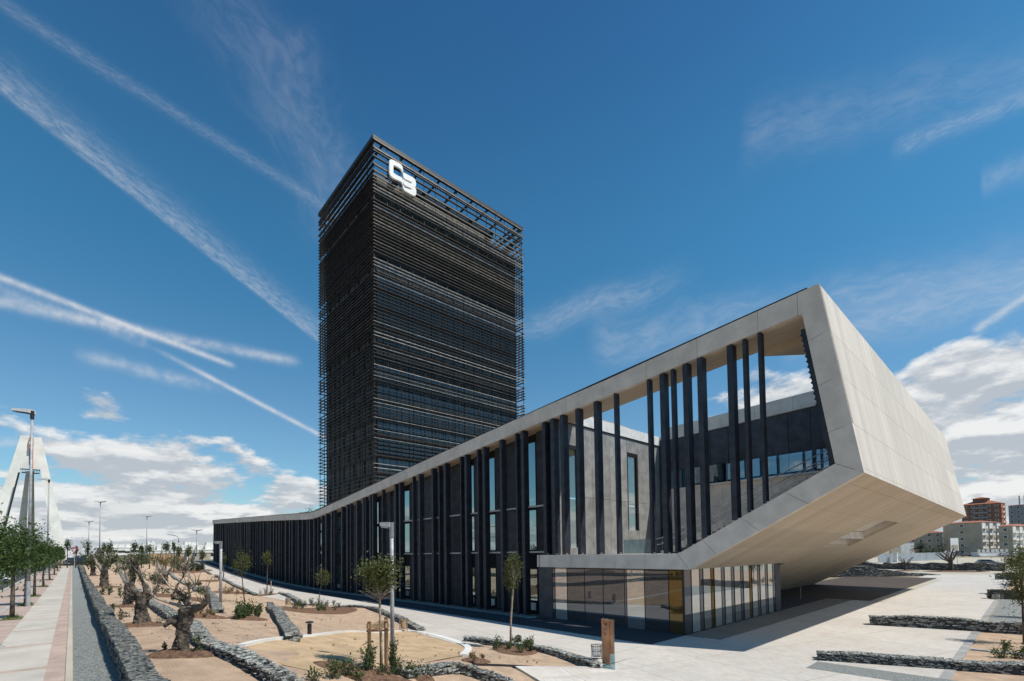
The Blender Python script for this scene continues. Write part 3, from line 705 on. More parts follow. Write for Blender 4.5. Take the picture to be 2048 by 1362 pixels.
# ------------------------------------------------------------------ wall behind the fins
WY = 1.25
win_px = [(638, 646), (672, 682), (735, 741), (752, 761), (781, 787), (808, 820), (942, 950), (974, 992), (1053, 1075)]
wins = [(on_y(a, 1060, WY)[0], on_y(b, 1060, WY)[0]) for a, b in win_px]
wins = sorted(wins)
edges = [-119.2]
x = -119.2; mods = []
while x < -9.45:
    nx_ = next((w for w in wins if w[0] > x-.05), None)
    w = 1.5
    if nx_ and nx_[0]-x < .3: mods.append((x, nx_[1], True)); x = nx_[1]; wins.remove(nx_); continue
    if nx_ and nx_[0] < x+w+.4: w = nx_[0]-x
    x2 = min(x+w, -9.4); mods.append((x, x2, False)); x = x2
MB().box(-119.2, -9.4, WY+.15, WY+.3, -.4, 3.).build('back_wall', 'dark_void', pod)
for (xa, xb) in ((-119.2, -54), (-54, -24), (-24, -9.4)):
    MB().prism([(xa, 2.9), (xb, 2.9), (xb, roofb(xb)-.02), (xa, roofb(xa)-.02)], WY+.15, WY+.3).build('back_wall', 'dark_void', pod)
def zrows(xm, base):
    return [(base+.1, 4.42), (4.6, 7.66), (7.84, roofb(xm)-.03)]
for xa, xb, isw in mods:
    xm = (xa+xb)/2; base = float(pathz(xm))
    for r, (z0, z1) in enumerate(zrows(xm, base)):
        if z1-z0 < .3: continue
        if r == 2: pass
        if not isw:
            za, zb = (z1, z1) if r < 2 else (roofb(xa)-.03, roofb(xb)-.03)
            MB().prism([(xa+.008, z0-.075), (xb-.008, z0-.075), (xb-.008, zb+.075 if r < 2 else zb), (xa+.008, za+.075 if r < 2 else za)], WY, WY+.12).build('wall_panel', 'wall_panel', pod)
        else:
            zt = z1-.55 if r == 2 else (z1 if r == 1 else min(z1, base+3.3)); zl = z0+.02 if r else max(base+.9, .9)
            win = MB(); fr = .06
            win.box(xa+.02, xa+.02+fr, WY-.02, WY+.1, zl, zt).box(xb-.02-fr, xb-.02, WY-.02, WY+.1, zl, zt).box(xa+.02+fr, xb-.02-fr, WY-.02, WY+.1, zt-fr, zt).box(xa+.02+fr, xb-.02-fr, WY-.02, WY+.1, zl, zl+fr)
            wo = win.build('window', 'black_metal', pod)
            if r == 1 and -21 < xm < -14:
                zz = [zl+fr, zl+1.15, zl+2.0, zt-fr]
                for q in range(3): MB().box(xa+.02+fr, xb-.02-fr, WY+.03, WY+.06, zz[q]+.02, zz[q+1]-.02).build('pane', 'glass_teal', wo)
            else: MB().box(xa+.02+fr, xb-.02-fr, WY+.03, WY+.06, zl+fr, zt-fr).build('pane', 'glass_teal', wo)
            if r == 0: MB().box(xa+.25, xb-.35, WY+.02, WY+.1, base+.25, zl-.12).build('vent_panel', 'white_wall' if xm > -22 else 'inner_panel', pod)
# transom rails spanning the gaps between fins
allf = sorted(f[0] for f in fins)
for a, b in zip(allf[:-1], allf[1:]):
    if -34 < a < -9.5 and b-a > .9:
        for z in (4.5, 7.74):
            MB().box(a+.3, b-.02, .42, .56, z-.05, z+.06).build('transom', 'galv', pod)
# ------------------------------------------------------------------ glass box at the foot
fg = [(-10.7, -9.42, 'wall_panel'), (-9.40, -9.19, 'glass_bronze'), (-9.17, -8.13, 'glass_clear'), (-8.11, -6.68, 'glass_bronze'), (-6.66, -5.25, 'glass_bronze'), (-5.23, -3.71, 'glass_bronze'), (-3.69, -3.57, 'glass_bronze'), (-3.55, -2.38, 'glass_clear'), (-2.36, -.9, 'glass_bronze'), (-.87, -.05, 'glass_amber')]
for i, (a, b, mt) in enumerate(fg): MB().box(a+.012, b-.012, .14, .18, .06, 3.46).build('glass_panel' if 'glass' in mt else 'wall_panel', mt, pod)
for a in (-9.41, -9.18, -8.12, -6.67, -5.24, -3.7, -3.56, -2.37, -.885): MB().box(a-.016, a+.016, .12, .24, .05, 3.465).build('mullion', 'black_metal', pod)
MB().box(-6.4, -6.2, .128, .139, 1.55, 2.0).build('door_notice', 'car_blue', pod)
MB().box(-9.4, -.02, .1, .3, .03, .06).build('sill_rail', 'black_metal', pod)
sg = [.3, .93] + [.93+1.36*k for k in range(1, 10)]
MB().box(-.04, 0, .16, .92, .06, 3.46).build('glass_panel', 'glass_bronze', pod)
for k in range(9):
    a = .95+1.36*k
    MB().box(-.04, 0., a, a+.92, .06, 3.46).build('glass_panel', 'glass_clear', pod)
    MB().box(-.04, 0., a+.94, a+1.33, .06, 3.46).build('glass_panel', 'glass_amber' if k % 4 == 1 else 'glass_bronze', pod)
    MB().box(-.03, .03, a-.015, a, .05, 3.46).build('mullion', 'black_metal', pod)
    MB().box(-.03, .02, a+.922, a+.938, .05, 3.46).build('mullion', 'black_metal', pod)
MB().box(-.05, .02, 13.2, 14.2, .05, 3.46).build('wall_panel', 'wall_panel', pod)
MB().box(-9.3, -.1, .3, 14.1, .02, 3.4).build('glass_box_core', 'dark_void', pod)
MB().box(-.09, .02, .1, .17, .04, 3.465).build('corner_post', 'black_metal', pod)
# ------------------------------------------------------------------ terrace court behind the fins
IX = -9.2
iw = [(1.75, 2.9, 4.8, 12.0), (8.9, 10.4, 6.15, 12.4)]
cuts = [.6, 1.73, 2.92, 4.4, 6.6, 8.88, 10.42, 12.2, 13.9]
for ya, yb in zip(cuts[:-1], cuts[1:]):
    wn = next((w for w in iw if abs(w[0]-ya) < .05), None)
    rowsz = [(4.26, 8.4), (8.42, 13.5)]
    if wn is None:
        for za, zb in rowsz: MB().box(IX-.2, IX, ya+.01, yb-.01, za, zb).build('court_panel', 'inner_panel', pod)
    else:
        MB().box(IX-.2, IX, ya+.01, yb-.01, 4.26, wn[2]).build('court_panel', 'inner_panel', pod)
        MB().box(IX-.2, IX, ya+.01, yb-.01, wn[3], 13.5).build('court_panel', 'inner_panel', pod)
        f = MB().box(IX-.2, IX+.02, ya+.01, ya+.09, wn[2], wn[3]).box(IX-.2, IX+.02, yb-.25, yb-.01, wn[2], wn[3]).box(IX-.2, IX+.02, ya+.09, yb-.25, wn[3]-.3, wn[3]-.001).build('window', 'black_metal', pod)
        zm = 8.25 if wn[0] < 5 else 8.1
        MB().quadpts([(IX-.12, ya+.09, zm+.05), (IX-.12, yb-.25, zm+.05), (IX-.12, yb-.25, wn[3]-.3), (IX-.12, ya+.09, wn[3]-.3)]).build('pane', 'pale_glass', f)
        MB().quadpts([(IX-.12, ya+.09, wn[2]+.02), (IX-.12, yb-.25, wn[2]+.02), (IX-.12, yb-.25, zm-.05), (IX-.12, ya+.09, zm-.05)]).build('pane', 'pale_glass', f)
for ya, yb in ((.3, 1.74), (2.91, 8.89), (10.41, 13.9)): MB().box(IX-.3, IX-.21, ya, yb, 4.26, 13.5).build('court_wall', 'dark_void', pod)
for k in range(7): MB().box(IX-.35, IX+.12, .35+k*1.94, .35+(k+1)*1.94-.015, 13.56, 14.33).build('parapet_panel', 'parapet', pod)
MB().box(IX-.25, IX+.06, .35, 13.9, 13.502, 13.558).build('shadow_gap', 'black_metal', pod)
# back wing of the court
BY = 13.9
def ptop(x): return 15.16+.03*(x+4.6)
for k in range(6):
    a, b = -9.05+k*2.6, -9.05+(k+1)*2.6-.015
    MB().prism([(a, ptop(a)-1.05), (b, ptop(b)-1.05), (b, ptop(b)), (a, ptop(a))], BY, BY+.3).build('parapet_panel', 'concrete', pod)
for k in range(11):
    a, b = -9.0+k*1.42, -9.0+(k+1)*1.42-.03
    MB().prism([(a, 11.3), (b, 11.3), (b, ptop(b)-1.07), (a, ptop(a)-1.07)], BY+.12, BY+.2).build('court_panel', 'wall_panel', pod)
for k in range(11):
    a, b = -9.0+k*1.42, -9.0+(k+1)*1.42-.03
    MB().box(a, b, BY+.14, BY+.2, 9.75, 11.28).build('pane', 'glass_blue', pod)
for k in range(6):
    a, b = -9.0+k*2.6, -9.0+(k+1)*2.6-.012
    for za, zb in ((4.26, 6.1), (6.115, 7.95), (7.965, 9.72)):
        lo_a, lo_b = max(za, lowpt(a)+.25), max(za, lowpt(b)+.25)
        if lo_a > zb-.05: continue
        poly = [(a, lo_a), (b, lo_b), (b, zb), (a, zb)] if lo_b < zb-.02 else [(a, lo_a), (a+(b-a)*(zb-lo_a)/(lo_b-lo_a), zb), (a, zb)]
        if lo_a == za and lo_b > za: xk = (za-.25-lowB[0][1])/((lowB[1][1]-lowB[0][1])/(lowB[1][0]-lowB[0][0]))+lowB[0][0]; poly = [(a, za), (xk, za)]+poly[1:]
        MB().prism(poly, BY-.1, BY+.2).build('stair_wall_panel', 'concrete', pod)
MB().prism([(-9.5, 4.3), (1.4, 4.3), (6.5, 7.1), (6.5, 14.), (-9.5, 14.)], BY+.21, BY+.4).build('court_wall', 'dark_void', pod)
MB().box(-9.19, -9.01, 13.75, 14.1, 4.27, 14.05).build('corner_post', 'wall_panel', pod)
MB().box(-9.0, 6.5, BY+.42, 43.6, 14.2, 15.).build('roof_slab', 'concrete_dark', pod)
for k in range(9):                                     # glass guard along the upper landing
    a = -6.2+k*1.45
    MB().box(a, a+1.41, BY-.32, BY-.30, 9.9, 11.2).build('guard_glass', 'rail_glass', pod)
    MB().box(a-.03, a, BY-.33, BY-.27, 9.75, 11.22).build('guard_post', 'steel', pod)
MB().box(-6.3, 7., BY-.4, BY-.12, 9.6, 9.74).build('landing', 'concrete', pod)
# stair climbing to the right in front of it
nst = 30
for k in range(nst):
    x0 = -6.6+k*.40; z = 4.3+(k+1)*.178
    MB().box(x0, x0+.42, 9.2, BY-.42, max(4.26, z-.5), z).build('step', 'concrete', pod)
for yy in (9.1, 11.4):
    for dz in (.95, .5):
        MB().tube([(-7.0, yy, 4.4+dz), (-6.4, yy, 4.5+dz), (5.4, yy, 9.75+dz)], .034, 6).build('handrail', 'steel', pod)
    for k in range(7):
        x0 = -6.4+k*1.95; z = 4.42+(x0+6.6)*.445
        MB().tube([(x0, yy, z), (x0, yy, z+.98)], .02, 6).build('handrail_post', 'steel', pod)
MB().box(-9.1, -6.7, 8., 8.03, 4.3, 5.35).build('guard_glass', 'rail_glass', pod)
# walls of the building body out of sight of the street
MB().box(-119.2, -118.9, WY+.31, 43.6, -.5, 12.3).build('side_wall', 'wall_panel', pod)
MB().box(-9.3, 5.9, 43.3, 43.6, 8.6, 14.5).build('rear_wall', 'wall_panel', pod)
MB().box(-118.9, -8., 43.2, 43.5, -.5, 4.5).build('rear_wall', 'wall_panel', pod)
# ------------------------------------------------------------------ tower
TX0, TX1, TY0, TY1, TZ = -102.2, -72.9, 18.56, 59.75, 88.0
tow = thing('office_tower', 'tall dark office tower wrapped in thin horizontal bronze louvres', 'building', ((TX0+TX1)/2, (TY0+TY1)/2, 0))
IN = 2.0; cx0, cx1, cy0, cy1 = TX0+IN, TX1-IN+.6, TY0+IN-.6, TY1-IN
CT = 79.6
MB().box(cx0+.12, cx1-.12, cy0+.12, cy1-.12, 3, CT).build('core', 'dark_void', tow)
floors = [5.2+3.72*k for k in range(21)]
nb = 14; yb = np.linspace(cy0, cy1, nb+1); xb = np.linspace(cx0, cx1, 11)
leftp = MB(); pm = {}
for k in range(20):
    z0, z1 = floors[k], floors[k+1]
    for j in range(nb):                                # right face: one pane per bay and storey
        key = round(yb[j+1]-yb[j], 3)
        if key not in pm:
            w = key; pm[key] = MB().box(-.04, .04, .05, w-.05, .75, 3.68).mesh('pane')
        o = obj('pane', pm[key], 'glass_tower', tow); o.location = (cx1-tow.location[0], yb[j]-tow.location[1], z0)
    for j in range(10):
        leftp.box(xb[j]+.05, xb[j+1]-.9 if (j+k) % 2 else xb[j+1]-.12, cy0-.03, cy0+.04, z0+.75, z1-.05)
    MB().box(cx0-.02, cx1+.02, cy0-.02, cy1+.02, z0+.0, z0+.7).build('floor_band', 'tower_frame', tow)
stuff(leftp.build('blind_panel', 'tower_panel', tow))
for j in range(nb+1): MB().box(cx1-.02, cx1+.12, yb[j]-.05, yb[j]+.05, 4, CT).build('mullion', 'tower_frame', tow)
mid = MB()
for j in range(nb):
    for q in (1/3, 2/3): y = yb[j]+(yb[j+1]-yb[j])*q; mid.box(cx1+.0, cx1+.07, y-.025, y+.025, 4, CT)
stuff(mid.build('thin_mullion', 'tower_frame', tow))
for j in range(11): MB().box(xb[j]-.06, xb[j]+.06, cy0-.12, cy0+.02, 4, CT).build('mullion', 'tower_frame', tow)
# posts carrying the louvre screen
yp = np.linspace(TY0+.35, TY1-.35, 15); xp = np.linspace(TX0+.35, TX1-.35, 11)
for y in yp: MB().box(TX1-.42, TX1-.30, y-.05, y+.05, 5, TZ-.3).build('screen_post', 'tower_frame', tow)
for x in xp[:-1]: MB().box(x-.05, x+.05, TY0+.30, TY0+.42, 5, TZ-.3).build('screen_post', 'tower_frame', tow)
# louvre levels: a steady pitch with wider slots in front of some window bands
levels = []
z = 79.9; gaps = [76.2, 64.6, 61.4, 47.2, 42.9, 38.6, 31.0, 23.6, 16.2]
rl = random.Random(4)
while z > 6:
    levels.append(z)
    st = .70
    if any(abs(z-g) < .37 for g in gaps): st = 1.45
    if z < 44: st *= 1.06
    if z < 30: st *= 1.12
    z -= st
top = [(87.55, .85, .75), (85.6, .35, .5), (84.9, .15, .5), (83.75, .2, .5), (82.2, .25, .5), (80.9, .25, .5)]
backs = MB()
def slat_x(z, h, d, mt):                               # on the left face (front), running along x
    b = MB(); b.hexa([(TX0, TY0, z-h*.5-.04), (TX1, TY0, z-h*.5-.04), (TX1, TY0+d, z+.06-h*.5), (TX0, TY0+d, z+.06-h*.5), (TX0, TY0, z+h*.5-.04), (TX1, TY0, z+h*.5-.04), (TX1, TY0+d, z+h*.5+.06), (TX0, TY0+d, z+h*.5+.06)])
    b.build('louvre', mt, tow)
def slat_y(z, h, d, mt):
    b = MB(); b.hexa([(TX1, TY0+.01, z-h*.5-.04), (TX1, TY1, z-h*.5-.04), (TX1-d, TY1, z+.06-h*.5), (TX1-d, TY0+.01, z+.06-h*.5), (TX1+.003, TY0+.01, z+h*.5-.04), (TX1+.003, TY1, z+h*.5-.04), (TX1-d, TY1, z+h*.5+.06), (TX1-d, TY0+.01, z+h*.5+.06)])
    b.build('louvre', mt, tow)
for i, z in enumerate(levels):
    near_gap = any(abs(z-g) < 1. for g in gaps)
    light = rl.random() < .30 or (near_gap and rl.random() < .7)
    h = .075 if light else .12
    slat_x(z, h, .42, 'louvre'); slat_y(z, h, .42, 'louvre_sunlit' if light else 'louvre')  # sun catching slat edges is put into a paler colour, sunny face only
    backs.box(TX0, TX0+.4, TY0+.45, TY1, z-.08, z+.08).box(TX0+.4, TX1-.43, TY1-.4, TY1, z-.08, z+.08)
for z, h, d in top:
    slat_x(z, h, d, 'tower_frame'); slat_y(z, h, d, 'tower_frame')
    backs.box(TX0, TX0+.4, TY0+.8, TY1, z-h/2, z+h/2).box(TX0+.4, TX1-.8, TY1-.4, TY1, z-h/2, z+h/2)
stuff(backs.build('rear_louvres', 'louvre', tow))
# light edge strips under the crown rails, roof deck, ducts and crown beams
for z in (87.08, 85.36, 82.0, 80.7): MB().box(TX1-.02, TX1+.05, TY0+.3, TY1-.3, z-.06, z+.05).build('edge_strip', 'louvre_sunlit', tow)
MB().box(cx0, cx1, cy0, cy1, CT+.01, CT+.3).build('roof_deck', 'concrete_dark', tow)
for k in range(6):
    y = TY0+5.5+k*6.4; MB().box(TX1-8, TX1-.6, y, y+.5, 81.2, 82.6).build('crown_beam', 'tower_frame', tow)
MB().box(TX1-3.2, TX1-1.6, TY0+8.5, TY1-9, 82.7, 83.7).build('duct', 'steel', tow)
MB().box(TX1-2.2, TX1-1.2, TY0+8, TY1-12, 80.2, 81.0).build('duct', 'parapet', tow)
MB().box(TX0+3, TX1-4.5, TY0+3, TY1-7, CT+.31, 84.2).build('plant_room', 'tower_frame', tow)
for k in range(9): MB().box(TX0+.5, TX1-.5, TY0+2+k*4.6, TY0+2.35+k*4.6, 86.9, 87.25).build('crown_beam', 'tower_frame', tow)
# ------------------------------------------------------------------ white sign on the tower
def sign_from_pixels(name, material, plane_x, outlines, off, sc, thick, parent):
    cu = bpy.data.curves.new(name, 'CURVE'); cu.dimensions = '2D'; cu.fill_mode = 'BOTH'; cu.extrude = thick/2; cu.bevel_depth = .03
    for pts in outlines:
        P = [on_x(off[0]+a*sc, off[1]+b*sc, plane_x) for a, b in pts]
        sp = cu.splines.new('POLY'); sp.points.add(len(P)-1); sp.use_cyclic_u = True
        for q, v in zip(sp.points, P): q.co = (v[1], v[2], 0, 1)
    tmp = bpy.data.objects.new('tmp', cu); COL.objects.link(tmp)
    dg = bpy.context.evaluated_depsgraph_get(); me = bpy.data.meshes.new_from_object(tmp.evaluated_get(dg)); bpy.data.objects.remove(tmp)
    V = np.empty(len(me.vertices)*3); me.vertices.foreach_get('co', V); V = V.reshape(-1, 3)
    Wd = np.column_stack([V[:, 2]+plane_x, V[:, 0], V[:, 1]]); me.vertices.foreach_set('co', (Wd-np.array(parent.location)).ravel()); me.materials.clear(); me.update()
    me.materials.append(MATS[material]); return obj(name, me, None, parent)
SX = TX1+.35
c0 = on_x(805, 356, SX)
sign = thing('logo_sign', 'big white rounded letter logo high on the tower screen', 'sign', (SX, c0[1], c0[2]))
C = [(225, 285), (240, 258), (270, 250), (330, 268), (480, 352), (520, 385), (545, 430), (556, 500), (556, 575), (538, 545), (520, 500), (495, 470), (420, 425), (345, 388), (325, 386), (320, 400), (320, 560), (328, 585), (350, 605), (450, 660), (520, 690), (545, 730), (556, 800), (556, 880), (530, 815), (510, 790), (330, 712), (280, 675), (245, 630), (226, 570)]
B = [(562, 570), (600, 585), (700, 640), (740, 660), (800, 690), (845, 730), (870, 780), (880, 850), (872, 905), (850, 935), (872, 965), (885, 1020), (885, 1105), (865, 1138), (835, 1140), (780, 1118), (640, 1040), (590, 1005), (562, 950), (556, 890), (575, 905), (600, 945), (760, 1000), (780, 998), (778, 972), (740, 945), (620, 890), (585, 865), (566, 820), (560, 740), (590, 760), (640, 790), (745, 845), (775, 845), (776, 815), (740, 790), (620, 730), (585, 705), (566, 650)]
sign_from_pixels('letter', 'white_paint', SX, [C], (760, 300), .08078, .35, sign)
sign_from_pixels('letter', 'white_paint', SX, [B], (760, 300), .08078, .35, sign)
for dy, dz in ((-1.6, .2), (1.6, -1.6)): MB().box(SX-.6, SX-.15, c0[1]+dy-.06, c0[1]+dy+.06, c0[2]+dz-.06, c0[2]+dz+.06).build('bracket', 'steel', sign)
# ------------------------------------------------------------------ gabion walls of split slate
STONE_ME = []
_u = np.array([(-1, -1, -1), (1, -1, -1), (1, 1, -1), (-1, 1, -1), (-1, -1, 1), (1, -1, 1), (1, 1, 1), (-1, 1, 1)], float)
_f = np.array([(0, 3, 2, 1), (4, 5, 6, 7), (0, 1, 5, 4), (1, 2, 6, 5), (2, 3, 7, 6), (3, 0, 4, 7)])
def stone_verts(rng): 
    v = _u*.5; v = v*(1+rng.uniform(-.28, .16, (8, 3))); v[4:, 2] *= rng.uniform(.7, 1.1); return v
for i in range(12):
    b = MB(); b.arrays(stone_verts(RNG), _f); me = b.mesh('stone'); STONE_ME.append(me); me.materials.append(MATS['stone' if i % 3 else 'stone_tan'])
def euler_m(a, b, c):
    ca, sa, cb, sb, cc, sc = math.cos(a), math.sin(a), math.cos(b), math.sin(b), math.cos(c), math.sin(c)
    return np.array([[cc*cb, cc*sb*sa-sc*ca, cc*sb*ca+sc*sa], [sc*cb, sc*sb*sa+cc*ca, sc*sb*ca-cc*sa], [-sb, cb*sa, cb*ca]])
GAB = []
def gabion(pts, w, h, label, group=None, basefn=land, dens=1., single=0, wob=.05, taper=None):
    pts = [np.asarray(p[:2], float) for p in pts]
    P = [pts[0]]
    for a, b in zip(pts[:-1], pts[1:]):
        n = max(1, int(np.linalg.norm(b-a)/.3)); P += [a+(b-a)*k/n for k in range(1, n+1)]
    P = np.array(P); sm = P.copy()
    for _ in range(3): sm[1:-1] = (sm[:-2]+2*sm[1:-1]+sm[2:])/4
    P = sm; N = len(P); tan = np.gradient(P, axis=0); tan /= np.linalg.norm(tan, axis=1)[:, None]; nor = np.column_stack([-tan[:, 1], tan[:, 0]])
    s = np.concatenate([[0], np.cumsum(np.linalg.norm(np.diff(P, axis=0), axis=1))]); L = s[-1]
    ph = RNG.random(4)*6
    zb = np.array([float(basefn(*p)) for p in P])
    hh = h*np.array([1. if taper is None else float(np.interp(q/L, *zip(*taper))) for q in s]); hh = hh*(1+.08*np.sin(s*1.3+ph[0])+.04*np.sin(s*2.6+ph[1])) + wob*np.sin(s*.9+ph[2])*(hh > .2)
    hh = np.maximum(hh, .08)
    mid = P[N//2]; root = thing('gabion_wall', label, 'gabion wall', (mid[0], mid[1], float(basefn(*mid))), group=group)
    # packed core
    b = MB(); g = .035
    for k in range(N):
        for sd, zz in ((-1, -.15), (-1, hh[k]-g-.05), (-.72, hh[k]-g), (.72, hh[k]-g), (1, hh[k]-g-.05), (1, -.15)):
            q = P[k]+nor[k]*sd*(w/2-g); b.v.append((q[0], q[1], zb[k]+zz))
    for k in range(N-1):
        for j in range(5): a = k*6+j; b.f.append((a, a+1, a+7, a+6))
    b.f += [tuple(range(5, -1, -1)), tuple(range((N-1)*6, N*6))]
    b.build('stone_fill', 'stone_core', root)
    # stones on the faces
    dist = np.linalg.norm(P-CAM[:2], axis=1)
    per = w+2*h; arr = []
    nper = 0
    for k in range(N-1):
        ds = s[k+1]-s[k]; sc = float(np.clip(dist[k]/22, 1., 3.2)); n = RNG.poisson(ds*per*125*dens/sc**1.7)
        for _ in range(n):
            t = RNG.random(); c = P[k]*(1-t)+P[k+1]*t; nn = nor[k]; z0 = zb[k]*(1-t)+zb[k+1]*t; H = hh[k]*(1-t)+hh[k+1]*t
            r = RNG.random()*(w+2*H); ang = math.atan2(tan[k][1], tan[k][0])
            l, wd, th = RNG.uniform(.07, .19)*sc, RNG.uniform(.035, .09)*sc, RNG.uniform(.018, .042)*min(sc, 1.8)
            if RNG.random() < .12: l *= 1.6; wd *= 1.5; th *= 1.4
            l = min(l, .5, w*.9 if w < .6 else .5); wd = min(wd, .3)
            if r < w:
                acr = RNG.random() < .75; lim = max(.01, w/2-(l if acr else wd)*.5); lat = float(np.clip(r-w/2, -lim, lim))
                q = (*(c+nn*lat), z0+H-th*.5+RNG.uniform(-.014, .004)); rot = euler_m(RNG.normal()*.05, RNG.normal()*.05, ang+math.pi/2*acr+RNG.normal()*.14)
            else:
                sd = -1 if r < w+H else 1; zz = RNG.random()*H
                zz = min(zz, H-th*.6); q = (*(c+nn*sd*(w/2-wd*.5+RNG.uniform(-.01, .004))), z0+zz); rot = euler_m(RNG.normal()*.06, RNG.normal()*.06, ang+RNG.normal()*.08)
            arr.append((dist[k], q, rot, (l, wd, th)))
    for k in (0, N-1):                                 # end faces
        for _ in range(int(w*h*70)):
            q = (*(P[k]+nor[k]*(RNG.random()-.5)*w), zb[k]+RNG.random()*hh[k]); arr.append((dist[k], q, euler_m(RNG.normal()*.1, RNG.normal()*.1, math.atan2(nor[k][1], nor[k][0])), (.18, .07, .05)))
    arr.sort(key=lambda a: a[0])
    loc = np.array(root.location)
    for dd, q, rot, sz in arr[:single]:
        o = obj('stone', STONE_ME[RNG.integers(12)], None, root)
        M4 = Matrix.Identity(4)
        for i in range(3):
            for j in range(3): M4[i][j] = rot[i][j]*sz[j]
            M4[i][3] = q[i]-loc[i]
        o.matrix_local = M4
    rest = arr[single:]
    if rest:
        for mi, mt in ((0, 'stone'), (1, 'stone_tan')):
            sub = [a for i, a in enumerate(rest) if (i % 3 == 0) == bool(mi)]
            if not sub: continue
            V = np.concatenate([stone_verts(RNG)*np.array(sz) @ rot.T + np.array(q) for _, q, rot, sz in sub]); F = np.concatenate([_f+8*i for i in range(len(sub))])
            b = MB(); b.arrays(V, F); stuff(b.build('packed_stones', mt, root))
    GAB.append(root); return root
GG = 'slate gabion walls winding through the garden'
gabion([(10, -22.66), (4.2, -22.7), (0, -22.74), (-10, -22.83), (-20, -22.87), (-45, -23.0), (-80, -23.2), (-118, -23.45)], .36, .46, 'long slate gabion wall between the grey gravel strip and the sand garden', single=300, basefn=lambda x, y: streetz(x)+.04, dens=1.15)
def TP(*q): return [T(*p, lift=.2) for p in q]
gabion(TP((232, 1126), (251, 1158), (270, 1178), (295, 1196), (333, 1221), (356, 1233), (383, 1247), (404, 1273), (440, 1289), (480, 1304), (537, 1338), (585, 1362)), .36, .22, 'slate gabion running past the gnarled olives down to the sand court', single=300, taper=[(0, .9), (.5, .8), (1, 1.1)])
gabion(TP((316, 1131), (345, 1150), (383, 1172), (394, 1180)), .42, .28, 'slate gabion in mid garden behind the upright garden lamp', wob=.02)
gabion(TP((404, 1176), (418, 1190), (430, 1204), (437, 1217)), .42, .42, 'short slate gabion ending at the foot of the distant garden lamp', taper=[(0, 1.1), (.6, 1.), (1, .5)])
gabion(TP((540, 1210), (556, 1226), (572, 1248), (586, 1270)), .42, .40, 'short slate gabion sloping down to the black bollard', taper=[(0, 1.), (.7, .8), (1, .55)], single=60)
gabion(TP((384, 1122), (402, 1134), (421, 1147)), .45, .2, 'low slate gabion at the top of the white walk', wob=.02)
gabion(TP((432, 1150), (458, 1163), (487, 1177), (513, 1188)), .45, .25, 'low slate gabion edging the white walk below the tall dark fins', wob=.02)
gabion(TP((560, 1184), (578, 1190), (594, 1200), (608, 1209)), .45, .34, 'slate gabion edging the white walk beside the staked sapling', taper=[(0, .7), (.5, 1.), (1, .9)])
gabion(TP((666, 1212), (700, 1209), (735, 1211), (775, 1225), (810, 1241), (842, 1257)), .45, .30, 'bent slate gabion along the white walk behind the staked tree', taper=[(0, .5), (.3, .8), (1, 1.)], single=80)
gabion(TP((930, 1277), (965, 1280), (1000, 1284), (1045, 1288), (1090, 1294), (1140, 1309), (1192, 1331)), .42, .27, 'slate gabion along the white walk ending at the copper totem', single=300)
gabion(TP((806, 1336), (850, 1333), (885, 1330), (908, 1326), (935, 1332), (965, 1344), (1000, 1357), (1040, 1375)), .36, .24, 'low slate gabion bending round the mulch bed beside the sand court', single=300)
gabion([(6.5, -1.35), (8.5, -.5), (10.5, .35), (12.3, 1.1), (15, 2.3)], .62, .36, 'slate gabion on the plaza in front of a grey gravel strip', single=300, wob=.02)
gabion([(5.95, 10.6), (8, 11.1), (10.4, 11.6), (12.5, 12.1), (16, 13)], .62, .62, 'tall slate gabion across the plaza beside the grey gravel bay', single=200, wob=.02)
gabion([(9.75, 33.6), (12, 34.2), (16, 35)], .6, .75, 'slate gabion at the far end of the grey gravel bay', wob=.02)
gabion([(9.0, 66), (11, 66.5), (15, 67)], .7, .9, 'slate gabion under the garden trees far along the plaza edge', wob=.02)
setting(sheet('gravel_bed', [6.6, 8, 10.4, 14], [-3.3, -2.6, -1.9], .04, 'gravel', fn=lambda x, y: land(x, y)*0)).rotation_euler = (0, 0, 0)
# terraced dark gabions beyond the plaza
gabion([on_z(1872, 1150), on_z(1800, 1152), on_z(1735, 1153), on_z(1650, 1154)], 1.2, 1.9, 'sloping dark slate gabion behind the shaded paving under the cantilever', taper=[(0, .06), (.35, .32), (.7, .85), (1, 1.)], wob=.02, dens=.5)
gabion([on_z(1845, 1140), on_z(1780, 1138), on_z(1716, 1136)], 1.2, 1.6, 'upper sloping slate gabion terrace below the metal fence', taper=[(0, .15), (.5, .55), (1, 1.)], wob=.02, dens=.5)
gabion([on_z(1770, 1138), on_z(1850, 1140), on_z(1925, 1141), on_z(2010, 1142)], 1.0, 1.35, 'long level slate gabion in front of the pale yard', wob=.02, dens=.6)

